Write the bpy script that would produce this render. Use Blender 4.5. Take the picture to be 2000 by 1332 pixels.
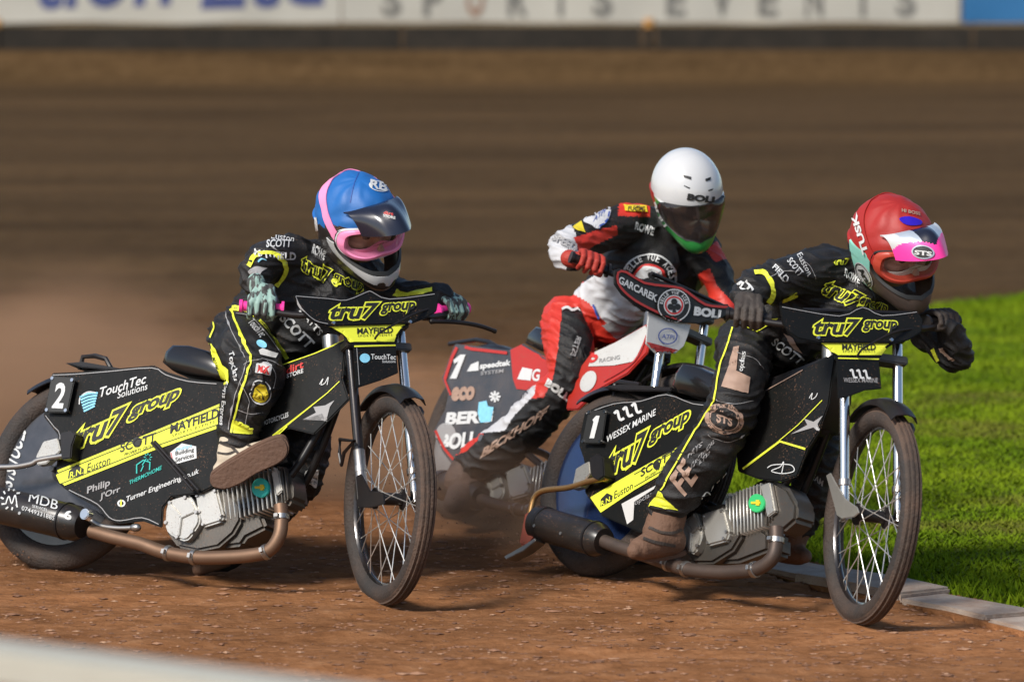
import bpy, bmesh, math, random
import numpy as np
from mathutils import Vector, Matrix, noise
from mathutils.bvhtree import BVHTree

for o in list(bpy.data.objects): bpy.data.objects.remove(o)
SC = bpy.context.scene
COL = SC.collection
rad = math.radians
random.seed(4); RNG = np.random.default_rng(4)

# ------------------------------------------------------------------ camera, sky, sun, exposure
FPX = 8260.0                       # focal length in pixels of a 2000 px wide frame
CAM_H = 2.24
PITCH = math.atan(806 / FPX)
cam = bpy.data.cameras.new('camera'); cam_o = bpy.data.objects.new('camera', cam); COL.objects.link(cam_o)
cam_o.location = (0, 0, CAM_H); cam_o.rotation_euler = (math.pi / 2 - PITCH, 0, 0)
cam.sensor_width = 36; cam.lens = FPX / 2000 * 36; cam.clip_end = 500; cam.clip_start = .1
cam.dof.use_dof = True; cam.dof.focus_distance = 14.25; cam.dof.aperture_fstop = 2.8
SC.camera = cam_o

LIGHT = Vector((.52, .56, -.68)).normalized()          # direction the floodlight travels
world = bpy.data.worlds.new('World'); SC.world = world; world.use_nodes = True
wn = world.node_tree; bg = wn.nodes['Background']
sky = wn.nodes.new('ShaderNodeTexSky'); sky.sky_type = 'NISHITA'; sky.sun_disc = False
elev = math.asin(-LIGHT.z); sky.sun_elevation = elev
sky.sun_rotation = math.atan2(-LIGHT.x, -LIGHT.y)
wn.links.new(sky.outputs[0], bg.inputs[0]); bg.inputs[1].default_value = .115
sun = bpy.data.lights.new('floodlight', 'SUN'); sun_o = bpy.data.objects.new('floodlight', sun); COL.objects.link(sun_o)
sun.energy = 3.9; sun.angle = rad(13); sun.color = (1, .95, .88)
sun_o.rotation_euler = LIGHT.to_track_quat('-Z', 'Y').to_euler(); sun_o.location = (-6, 4, 9)
SC.view_settings.view_transform = 'Standard'; SC.view_settings.look = 'None'
SC.view_settings.exposure = 0.28; SC.view_settings.gamma = 1

# ------------------------------------------------------------------ pixel rays
_c, _s = math.cos(PITCH), math.sin(PITCH)
CAMP = Vector((0, 0, CAM_H))
def ray(px, py):
    x = (px - 1000) / FPX; y = (666 - py) / FPX
    return Vector((x, _c + y * _s, -_s + y * _c))
def cp(px, py, Y):
    d = ray(px, py); return CAMP + d * (Y / d.y)
def gp(px, py, z=0.0):
    d = ray(px, py); return CAMP + d * ((z - CAM_H) / d.z)
def m_per_px(Y): return Y / FPX

# ------------------------------------------------------------------ materials
MATS = {}
def nt(m): return m.node_tree.nodes, m.node_tree.links
def mat(name, col, rough=.5, metal=0, var=.15, vscale=8, bump=0, bscale=60, dirt=0, dirtcol=(.20, .105, .06), coat=0, trans=0, alpha=1, spec=.5, speck=0):
    if name in MATS: return MATS[name]
    m = bpy.data.materials.new(name); m.use_nodes = True; N, L = nt(m)
    b = N['Principled BSDF']; tc = N.new('ShaderNodeTexCoord')
    n1 = N.new('ShaderNodeTexNoise'); n1.inputs['Scale'].default_value = vscale; n1.inputs['Detail'].default_value = 6
    L.new(tc.outputs['Object'], n1.inputs['Vector'])
    hi = [min(1, c * (1 + var)) for c in col]; lo = [c * (1 - var) for c in col]
    mx = N.new('ShaderNodeMix'); mx.data_type = 'RGBA'
    mx.inputs[6].default_value = (*lo, 1); mx.inputs[7].default_value = (*hi, 1); L.new(n1.outputs[0], mx.inputs[0])
    out = mx.outputs[2]
    if dirt:
        n2 = N.new('ShaderNodeTexNoise'); n2.inputs['Scale'].default_value = 5; n2.inputs['Detail'].default_value = 9; n2.inputs['Roughness'].default_value = .7
        L.new(tc.outputs['Object'], n2.inputs['Vector'])
        mr = N.new('ShaderNodeMapRange'); mr.inputs[1].default_value = .38; mr.inputs[2].default_value = .75
        mr.inputs[3].default_value = dirt * .12; mr.inputs[4].default_value = dirt
        L.new(n2.outputs[0], mr.inputs[0])
        m2 = N.new('ShaderNodeMix'); m2.data_type = 'RGBA'; m2.inputs[7].default_value = (*dirtcol, 1)
        L.new(mr.outputs[0], m2.inputs[0]); L.new(out, m2.inputs[6]); out = m2.outputs[2]
        rr = N.new('ShaderNodeMapRange'); rr.inputs[3].default_value = rough; rr.inputs[4].default_value = .9
        L.new(mr.outputs[0], rr.inputs[0]); L.new(rr.outputs[0], b.inputs['Roughness'])
    else:
        r2 = N.new('ShaderNodeMapRange'); r2.inputs[3].default_value = max(.02, rough * .8); r2.inputs[4].default_value = min(1, rough * 1.25)
        L.new(n1.outputs[0], r2.inputs[0]); L.new(r2.outputs[0], b.inputs['Roughness'])
    if speck:                                  # flecks of thrown shale
        n4 = N.new('ShaderNodeTexNoise'); n4.inputs['Scale'].default_value = 170; n4.inputs['Detail'].default_value = 3; L.new(tc.outputs['Object'], n4.inputs['Vector'])
        n5 = N.new('ShaderNodeTexNoise'); n5.inputs['Scale'].default_value = 7; L.new(tc.outputs['Object'], n5.inputs['Vector'])
        ad = N.new('ShaderNodeMath'); ad.operation = 'MULTIPLY_ADD'; ad.inputs[1].default_value = .35; L.new(n5.outputs[0], ad.inputs[0]); L.new(n4.outputs[0], ad.inputs[2])
        m4 = N.new('ShaderNodeMapRange'); m4.inputs[1].default_value = .83; m4.inputs[2].default_value = .88; m4.inputs[4].default_value = speck; L.new(ad.outputs[0], m4.inputs[0])
        m5 = N.new('ShaderNodeMix'); m5.data_type = 'RGBA'; m5.inputs[7].default_value = (*dirtcol, 1); L.new(m4.outputs[0], m5.inputs[0]); L.new(out, m5.inputs[6]); out = m5.outputs[2]
    L.new(out, b.inputs['Base Color'])
    b.inputs['Metallic'].default_value = metal; b.inputs['Specular IOR Level'].default_value = spec
    b.inputs['Coat Weight'].default_value = coat; b.inputs['Coat Roughness'].default_value = .06
    b.inputs['Transmission Weight'].default_value = trans; b.inputs['Alpha'].default_value = alpha
    if bump:
        n3 = N.new('ShaderNodeTexNoise'); n3.inputs['Scale'].default_value = bscale; n3.inputs['Detail'].default_value = 5
        L.new(tc.outputs['Object'], n3.inputs['Vector'])
        bp = N.new('ShaderNodeBump'); bp.inputs['Strength'].default_value = bump; bp.inputs['Distance'].default_value = .01
        L.new(n3.outputs[0], bp.inputs['Height']); L.new(bp.outputs[0], b.inputs['Normal'])
    MATS[name] = m; return m

NEON = (.74, .78, .045)
M_panel = mat('panel_black', (.0065, .0072, .0068), .40, var=.3, dirt=.015, spec=.2, bump=.5, bscale=4, speck=.45)
M_suit = mat('suit_black', (.0105, .0112, .0118), .56, var=.4, vscale=20, bump=.35, bscale=220, dirt=.035, spec=.35, speck=.3)
M_neon = mat('neon_yellow', NEON, .55, var=.07, dirt=.06, speck=.5)
M_white = mat('print_white', (.60, .61, .60), .5, var=.08, dirt=.12)
M_ink = mat('print_black', (.012, .012, .011), .55, var=.1)
M_grey = mat('print_grey', (.30, .30, .30), .5, var=.15, dirt=.2)
M_tan = mat('print_dusty', (.36, .24, .18), .6, var=.3, vscale=40, dirt=.4)
M_cyan = mat('print_cyan', (.22, .55, .72), .5, var=.25, vscale=60)
M_teal = mat('print_teal', (.02, .42, .36), .45, var=.15)
M_green = mat('badge_green', (.03, .42, .13), .45, var=.15)
M_gold = mat('badge_gold', (.62, .48, .02), .45, var=.2)
M_blueink = mat('print_blue', (.03, .07, .30), .5, var=.15)
M_redink = mat('print_red', (.55, .03, .025), .5, var=.15)
M_tyre = mat('tyre_rubber', (.020, .019, .018), .75, var=.3, vscale=30, bump=.5, bscale=120, dirt=.28)
M_tyre2 = mat('tyre_rubber_dusty', (.035, .028, .023), .8, var=.3, vscale=30, bump=.5, bscale=120, dirt=.85, dirtcol=(.17, .095, .06))
M_rim = mat('rim_black', (.012, .012, .013), .25, metal=.4, var=.3, dirt=.12, coat=.4)
M_chrome = mat('chrome', (.75, .74, .71), .16, metal=1, var=.1, dirt=.12)
M_steel = mat('steel', (.42, .41, .39), .35, metal=1, var=.2, dirt=.25)
M_spoke = mat('spoke_steel', (.75, .73, .68), .3, metal=.8, var=.1, dirt=.2)
M_alloy = mat('cast_alloy', (.50, .485, .44), .34, metal=.72, var=.12, vscale=12, bump=.05, bscale=200, dirt=.12, speck=.5)
M_alloyd = mat('cast_alloy_dark', (.10, .096, .085), .36, metal=.75, var=.25, vscale=12, bump=.08, bscale=160, dirt=.25, speck=.5)
M_carbon = mat('silencer_black', (.012, .012, .012), .3, var=.4, vscale=30, dirt=.10, speck=.5)
M_pipe = mat('exhaust_bronze', (.20, .125, .082), .5, metal=.75, var=.3, vscale=14, dirt=.35)
M_piped = mat('exhaust_dark', (.085, .065, .055), .5, metal=.6, var=.35, vscale=14, dirt=.3)
M_brass = mat('brass_tube', (.55, .31, .12), .35, metal=.9, var=.2, dirt=.15)
M_black = mat('black_plastic', (.009, .009, .010), .38, var=.3, dirt=.05, spec=.35)
M_seat = mat('seat_vinyl', (.008, .008, .008), .22, var=.3, dirt=.03, coat=.3)
M_bluedisc = mat('disc_blue', (.012, .035, .11), .16, metal=.5, var=.5, vscale=4, dirt=.08, coat=.6)
M_disc = mat('disc_carbon', (.065, .07, .078), .28, metal=.4, var=.4, vscale=20, dirt=.12, coat=.4)
M_paledisc = mat('disc_pale', (.30, .31, .32), .3, metal=.4, var=.3, vscale=8, dirt=.2, coat=.3)
M_pink = mat('pink', (.90, .27, .48), .45, var=.08)
M_hotpink = mat('hot_pink', (.90, .045, .33), .4, var=.08)
M_bluecap = mat('cover_blue', (.009, .115, .37), .55, var=.12, vscale=12, bump=.2, bscale=25)
M_navy = mat('peak_navy', (.010, .011, .022), .22, var=.3, coat=.5)
M_redcap = mat('cover_red', (.33, .014, .010), .55, var=.15, vscale=12, bump=.2, bscale=25)
M_red = mat('leather_red', (.52, .026, .013), .5, var=.15, vscale=10, bump=.2, bscale=160, dirt=.06)
M_redpanel = mat('panel_red', (.44, .022, .014), .35, var=.12, dirt=.12, speck=.5)
M_whitepanel = mat('panel_white', (.58, .575, .55), .35, var=.08, dirt=.14, speck=.5)
M_whiteleather = mat('leather_white', (.52, .52, .53), .55, var=.12, vscale=10, bump=.2, bscale=160, dirt=.10)
M_greyleather = mat('leather_grey', (.26, .26, .26), .6, var=.2, bump=.2, bscale=160, dirt=.1)
M_whiteshell = mat('shell_white', (.54, .54, .535), .22, var=.03, coat=.5)
M_shellblk = mat('shell_black', (.018, .018, .018), .3, var=.4, dirt=.15, coat=.3, speck=.6)
M_mint = mat('mint', (.25, .60, .50), .5, var=.15, dirt=.1)
M_shellgreen = mat('shell_green', (.03, .24, .05), .3, var=.3, vscale=14, coat=.3)
M_silver = mat('peak_silver', (.42, .47, .53), .3, metal=.3, var=.15, coat=.3)
M_violet = mat('visor_violet', (.035, .01, .50), .15, metal=.3, var=.2, coat=.8)
M_lens = mat('lens', (.14, .07, .06), .08, alpha=.16, coat=.6, spec=.6)
M_visor = mat('visor_dark', (.035, .026, .024), .08, alpha=.58, coat=.7)
M_skin = mat('skin', (.46, .25, .18), .5, var=.1, vscale=14)
M_eye = mat('eye_dark', (.02, .015, .012), .2)
M_brown = mat('boot_brown', (.13, .068, .04), .75, var=.35, vscale=14, bump=.4, bscale=90, dirt=.45, dirtcol=(.16, .08, .045))
M_sole = mat('boot_sole', (.10, .055, .036), .8, var=.3, vscale=18, bump=.5, bscale=70, dirt=.45, dirtcol=(.16, .08, .045))
M_cream = mat('boot_cream', (.58, .50, .38), .6, var=.15, dirt=.35)
M_glove = mat('glove_dark', (.028, .025, .022), .7, var=.3, bump=.3, bscale=140, dirt=.18)
M_glovered = mat('glove_red', (.38, .03, .016), .65, var=.2, bump=.3, bscale=140)

def two_tone(name, c0, c1, scale):
    m = bpy.data.materials.new(name); m.use_nodes = True; N, L = nt(m); b = N['Principled BSDF']; tc = N.new('ShaderNodeTexCoord')
    mp = N.new('ShaderNodeMapping'); mp.inputs['Scale'].default_value = (2.2, 2.2, .6); L.new(tc.outputs['Object'], mp.inputs[0]); n = N.new('ShaderNodeTexNoise'); n.inputs['Scale'].default_value = scale; n.inputs['Detail'].default_value = 2; L.new(mp.outputs[0], n.inputs['Vector'])
    r = N.new('ShaderNodeValToRGB'); e = r.color_ramp.elements; e[0].position = .47; e[0].color = (*c0, 1); e[1].position = .53; e[1].color = (*c1, 1); L.new(n.outputs[0], r.inputs[0]); L.new(r.outputs[0], b.inputs['Base Color']); b.inputs['Roughness'].default_value = .65
    return m
M_mintglove = two_tone('glove_mint', (.045, .045, .042), (.25, .38, .33), 26)
# ------------------------------------------------------------------ object helpers
def tag(o, label=None, cat=None, group=None, kind=None):
    if label: o['label'] = label
    if cat: o['category'] = cat
    if group: o['group'] = group
    if kind: o['kind'] = kind
    return o
def empty(name, loc):
    o = bpy.data.objects.new(name, None); COL.objects.link(o); o.location = loc; o.empty_display_size = .1
    return o
WORLD = {}
def link(name, mesh, parent=None, mats=None, smooth=38):
    if mats is not None:
        if not isinstance(mats, (list, tuple)): mats = [mats]
        for m in mats: mesh.materials.append(m)
    if smooth:
        mesh.polygons.foreach_set('use_smooth', [True] * len(mesh.polygons))
        if smooth < 180: mesh.set_sharp_from_angle(angle=rad(smooth))
    o = bpy.data.objects.new(name, mesh); COL.objects.link(o)
    if parent is not None:
        o.parent = parent; o.matrix_parent_inverse = Matrix.Translation(-WORLD.get(parent.name, parent.location if parent.parent is None else Vector()))
        WORLD[o.name] = Vector((0, 0, 0))
    return o
class MB:
    def __init__(s): s.v = []; s.f = []; s.mi = []
    def add(s, v, f, m=0):
        n = len(s.v); s.v += [tuple(p) for p in v]; s.f += [tuple(i + n for i in q) for q in f]; s.mi += [m] * len(f); return s
    def tube(s, pts, r, seg=12, m=0, closed=False, caps=True, up=None):
        P = [Vector(p) for p in pts]; n = len(P)
        if not isinstance(r, (list, tuple)): r = [r] * n
        T = []
        for i in range(n):
            if closed: t = P[(i + 1) % n] - P[i - 1]
            else: t = P[min(i + 1, n - 1)] - P[max(i - 1, 0)]
            T.append(t.normalized())
        a = Vector((0, 0, 1)) if abs(T[0].z) < .9 else Vector((1, 0, 0))
        nrm = (a - T[0] * a.dot(T[0])).normalized(); v = []
        for i in range(n):
            nrm = (nrm - T[i] * nrm.dot(T[i])).normalized(); b = T[i].cross(nrm)
            for j in range(seg):
                A = 2 * math.pi * j / seg; v.append(P[i] + (nrm * math.cos(A) + b * math.sin(A)) * r[i])
        f = []
        for i in range(n if closed else n - 1):
            k = (i + 1) % n
            for j in range(seg): f.append((i * seg + j, i * seg + (j + 1) % seg, k * seg + (j + 1) % seg, k * seg + j))
        if caps and not closed:
            f.append(tuple(range(seg - 1, -1, -1))); f.append(tuple((n - 1) * seg + j for j in range(seg)))
        return s.add(v, f, m)
    def blob(s, pts, r, seg=14, m=0):          # tube with rounded ends
        P = [Vector(p) for p in pts]; n = len(P)
        r = list(r) if isinstance(r, (list, tuple)) else [r] * n
        d0 = (P[0] - P[1]).normalized(); d1 = (P[-1] - P[-2]).normalized()
        A = []; R = []
        for a in (88, 60, 30): A.append(P[0] + d0 * r[0] * math.sin(rad(a))); R.append(max(r[0] * math.cos(rad(a)), 1e-4))
        A += P; R += r
        for a in (30, 60, 88): A.append(P[-1] + d1 * r[-1] * math.sin(rad(a))); R.append(max(r[-1] * math.cos(rad(a)), 1e-4))
        return s.tube(A, R, seg, m)
    def ell(s, c, ax, m=0, nu=20, nv=12):       # ellipsoid with three axis vectors
        c = Vector(c); v = [c + ax[2]]; f = []
        for i in range(1, nv):
            ph = math.pi * i / nv
            for j in range(nu):
                th = 2 * math.pi * j / nu
                v.append(c + ax[0] * (math.sin(ph) * math.cos(th)) + ax[1] * (math.sin(ph) * math.sin(th)) + ax[2] * math.cos(ph))
        v.append(c - ax[2]); last = len(v) - 1
        for j in range(nu):
            f.append((0, 1 + j, 1 + (j + 1) % nu)); b = 1 + (nv - 2) * nu
            f.append((b + j, last, b + (j + 1) % nu))
        for i in range(nv - 2):
            for j in range(nu):
                a = 1 + i * nu + j; d = 1 + i * nu + (j + 1) % nu; f.append((a, a + nu, d + nu, d))
        return s.add(v, f, m)
    def prism(s, pts, off, m=0):
        n = len(pts); P = [Vector(p) for p in pts]; off = Vector(off)
        v = P + [p + off for p in P]
        f = [tuple(range(n)), tuple(range(2 * n - 1, n - 1, -1))] + [(i, i + n, (i + 1) % n + n, (i + 1) % n) for i in range(n)]
        return s.add(v, f, m)
    def box(s, c, ax, m=0):                     # ax = three half-axis vectors
        c = Vector(c); v = []
        for k in (-1, 1):
            for j in (-1, 1):
                for i in (-1, 1): v.append(c + ax[0] * i + ax[1] * j + ax[2] * k)
        return s.add(v, [(0, 2, 3, 1), (4, 5, 7, 6), (0, 1, 5, 4), (2, 6, 7, 3), (0, 4, 6, 2), (1, 3, 7, 5)], m)
    def lathe(s, prof, c, axis, seg=48, m=0, closed=False):    # prof = [(radius, along axis)]
        c = Vector(c); ax = Vector(axis).normalized(); t = ax.orthogonal().normalized(); b = ax.cross(t); n = len(prof); v = []
        for r, h in prof:
            for j in range(seg):
                A = 2 * math.pi * j / seg; v.append(c + ax * h + (t * math.cos(A) + b * math.sin(A)) * r)
        f = []
        for i in range(n if closed else n - 1):
            k = (i + 1) % n
            for j in range(seg): f.append((i * seg + j, k * seg + j, k * seg + (j + 1) % seg, i * seg + (j + 1) % seg))
        return s.add(v, f, m)
    def mesh(s, name, bevel=0, seg=2):
        me = bpy.data.meshes.new(name); me.from_pydata(s.v, [], s.f)
        if any(s.mi): me.polygons.foreach_set('material_index', s.mi)
        bm = bmesh.new(); bm.from_mesh(me); bmesh.ops.recalc_face_normals(bm, faces=bm.faces)
        if bevel:
            ed = [e for e in bm.edges if len(e.link_faces) == 2 and e.calc_face_angle(0) > rad(35)]
            bmesh.ops.bevel(bm, geom=ed, offset=bevel, segments=seg, affect='EDGES', clamp_overlap=True)
        bm.to_mesh(me); bm.free(); me.update(); return me
    def obj(s, name, mats, parent=None, bevel=0, smooth=38, seg=2): return link(name, s.mesh(name, bevel, seg), parent, mats, smooth)
def smooth_pts(pts, n=6, closed=False):
    P = [Vector(p) for p in pts]; out = []; N = len(P)
    for i in range(N if closed else N - 1):
        p0 = P[i - 1] if (closed or i > 0) else P[i]; p1 = P[i]; p2 = P[(i + 1) % N]; p3 = P[(i + 2) % N] if (closed or i + 2 < N) else p2
        for k in range(n):
            t = k / n
            out.append(.5 * ((2 * p1) + (p2 - p0) * t + (2 * p0 - 5 * p1 + 4 * p2 - p3) * t * t + (3 * p1 - p0 - 3 * p2 + p3) * t ** 3))
    if not closed: out.append(P[-1])
    return out
def evaluated(mesh, mods):
    o = bpy.data.objects.new('tmp', mesh); COL.objects.link(o)
    for t, kw in mods:
        m = o.modifiers.new(t, t)
        for k, v in kw.items(): setattr(m, k, v)
    dg = bpy.context.evaluated_depsgraph_get(); dg.update()
    me = bpy.data.meshes.new_from_object(o.evaluated_get(dg)); bpy.data.objects.remove(o); return me
def fuse(mb, name, voxel=.009, smooth=5, wrinkle=0, wscale=14, seed=0):
    me = evaluated(mb.mesh(name), [('REMESH', dict(mode='VOXEL', voxel_size=voxel)), ('SMOOTH', dict(factor=.5, iterations=smooth))])
    if wrinkle:
        n = len(me.vertices); co = np.zeros(n * 3, np.float32); no = np.zeros(n * 3, np.float32)
        me.vertices.foreach_get('co', co); me.vertices.foreach_get('normal', no); co = co.reshape(-1, 3); no = no.reshape(-1, 3)
        for i in range(n):
            p = Vector(co[i].tolist()) + Vector((seed, 0, 0))
            w = noise.noise(Vector((p.x * 3, p.y * 3, p.z * 3)))
            q = Vector((p.x * wscale * .8 + w * 3, p.y * wscale * .8, p.z * wscale * 1.9 + p.x * wscale * .7 + w * 3))
            a = 1 - abs(noise.noise(q)) * 2.2; c = noise.noise(p * 7)
            co[i] += no[i] * wrinkle * (a * a * .9 - .5 + c * .9)
        me.vertices.foreach_set('co', co.ravel()); me.update()
    me.name = name
    return me

# ------------------------------------------------------------------ decals: print laid on the surface of a thing
BV = {}
def bvh(objs):
    key = tuple(o.name for o in objs)
    if key not in BV:
        V = []; Fc = []
        for o in objs:
            n = len(V); V += [v.co.copy() for v in o.data.vertices]; Fc += [tuple(i + n for i in p.vertices) for p in o.data.polygons]
        BV[key] = BVHTree.FromPolygons(V, Fc)
    return BV[key]
def lay(pts2, faces, objs, h, maxlen=None, cull=True):
    """pts2: pixel points; every point is dropped on the surface seen there and lifted by h along its normal"""
    t = bvh(objs); V = []; ok = []
    for x, y in pts2:
        d = ray(x, y).normalized(); p, nrm, i, dist = t.ray_cast(CAMP, d)
        if p is None: V.append((0, 0, 0)); ok.append(False); continue
        if nrm.dot(d) > 0: nrm = -nrm
        V.append(p + nrm * h); ok.append(True)
    F2 = []
    for f in faces:
        if not all(ok[i] for i in f): continue
        if cull:
            L2 = max(math.hypot(pts2[f[i]][0] - pts2[f[i - 1]][0], pts2[f[i]][1] - pts2[f[i - 1]][1]) for i in range(len(f))) / 575
            L3 = max((Vector(V[f[i]]) - Vector(V[f[i - 1]])).length for i in range(len(f)))
            if L3 > 8 * L2 + .018: continue
        F2.append(f)
    return V, F2
def refine(pts, faces, L):
    bm = bmesh.new(); vs = [bm.verts.new((x, y, 0)) for x, y in pts]
    for f in faces:
        try: bm.faces.new([vs[i] for i in f])
        except ValueError: pass
    bmesh.ops.triangulate(bm, faces=bm.faces)
    for k in range(5):
        ed = [e for e in bm.edges if e.calc_length() > L]
        if not ed: break
        bmesh.ops.subdivide_edges(bm, edges=ed, cuts=1); bmesh.ops.triangulate(bm, faces=bm.faces)
    bm.verts.index_update()
    P = [(v.co.x, v.co.y) for v in bm.verts]; Fc = [tuple(v.index for v in f.verts) for f in bm.faces]; bm.free(); return P, Fc
def put(name, P, Fc, objs, mt, parent, h, L):
    if objs[0].name.startswith('body'): h += .0022; L = min(L, 4.5) if L else 0
    if L: P, Fc = refine(P, Fc, L)
    V, F2 = lay(P, Fc, objs, h)
    if not F2: return None
    used = sorted({i for f in F2 for i in f}); ix = {a: b for b, a in enumerate(used)}
    me = bpy.data.meshes.new(name); me.from_pydata([V[i] for i in used], [], [tuple(ix[i] for i in f) for f in F2]); me.update()
    return link(name, me, parent, mt, 0)
def patch(objs, parent, mt, pts, h=.003, L=9, name='trim', sm=0):
    if sm: pts = [(p.x, p.y) for p in smooth_pts([Vector((x, y, 0)) for x, y in pts], sm, True)]
    return put(name, list(pts), [tuple(range(len(pts)))], objs, mt, parent, h, L)
def stripe(objs, parent, mt, pts, w, h=.0035, name='piping', sm=5):
    S = smooth_pts([Vector((x, y, 0)) for x, y in pts], sm) if sm else [Vector((x, y, 0)) for x, y in pts]; P = []; n = len(S)
    for i, p in enumerate(S):
        t = (S[min(i + 1, n - 1)] - S[max(i - 1, 0)]).normalized(); q = Vector((-t.y, t.x, 0)) * w * .5
        P += [(p.x + q.x, p.y + q.y), (p.x - q.x, p.y - q.y)]
    return put(name, P, [(2 * i, 2 * i + 1, 2 * i + 3, 2 * i + 2) for i in range(n - 1)], objs, mt, parent, h, 0)
def disc(objs, parent, mt, c, r, r2=None, rot=0, h=.003, name='emblem', n=28, L=9, hole=0):
    r2 = r2 or r; A = [2 * math.pi * i / n for i in range(n)]; ca, sa = math.cos(rot), math.sin(rot)
    def q(a, k): x = r * k * math.cos(a); y = r2 * k * math.sin(a); return (c[0] + x * ca - y * sa, c[1] + x * sa + y * ca)
    if hole:
        P = [q(a, 1) for a in A] + [q(a, hole) for a in A]
        return put(name, P, [(i, (i + 1) % n, (i + 1) % n + n, i + n) for i in range(n)], objs, mt, parent, h, 0)
    return patch(objs, parent, mt, [q(a, 1) for a in A], h, L, name)
TXT = {}
def glyphs(s, off=0.0, spacing=1.0):
    k = (s, off, spacing)
    if k in TXT: return TXT[k]
    cu = bpy.data.curves.new('t', 'FONT'); cu.body = s; cu.offset = off; cu.resolution_u = 3; cu.space_character = spacing; cu.fill_mode = 'FRONT'
    o = bpy.data.objects.new('t', cu); COL.objects.link(o); dg = bpy.context.evaluated_depsgraph_get(); dg.update()
    me = bpy.data.meshes.new_from_object(o.evaluated_get(dg)); bpy.data.objects.remove(o); bpy.data.curves.remove(cu)
    P = [(v.co.x, v.co.y) for v in me.vertices]; Fc = [tuple(p.vertices) for p in me.polygons]; bpy.data.meshes.remove(me)
    TXT[k] = (P, Fc); return TXT[k]
def text(objs, parent, mt, s, bl, br, up, bold=.0, h=.003, L=0, name='lettering', spacing=1.0, outline=None, ow=.05):
    """text whose box is spanned by pixel points bl, br and the up vector"""
    P0, _ = glyphs(s, 0, spacing); xs = [p[0] for p in P0]; ys = [p[1] for p in P0]
    x0, x1, y0, y1 = min(xs), max(xs), min(ys), max(ys)
    def mp(P): return [(bl[0] + (x - x0) / (x1 - x0) * (br[0] - bl[0]) + (y - y0) / (y1 - y0) * up[0], bl[1] + (x - x0) / (x1 - x0) * (br[1] - bl[1]) + (y - y0) / (y1 - y0) * up[1]) for x, y in P]
    if outline is not None:
        P, Fc = glyphs(s, bold + ow, spacing); put(name + '_outline', mp(P), Fc, objs, outline, parent, h, L); h += .0012
    P, Fc = glyphs(s, bold, spacing); return put(name, mp(P), Fc, objs, mt, parent, h, L)
def arc_text(objs, parent, mt, s, c, r, a0, a1, hh, bold=.02, h=.004, sq=1.0, rot=0):
    """letters around a circle, angles in degrees clockwise from the left"""
    n = len(s)
    for i, ch in enumerate(s):
        if ch == ' ': continue
        A = rad(a0 + (a1 - a0) * (i + .5) / n); d = Vector((-math.cos(A), -math.sin(A) * sq)); t = Vector((math.sin(A), -math.cos(A) * sq))
        w = abs(rad(a1 - a0)) * r / n * .72; p = Vector(c) + d * r - t * w * .5
        text(objs, parent, mt, ch, p, p + t * w, d * hh, bold, h)

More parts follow.
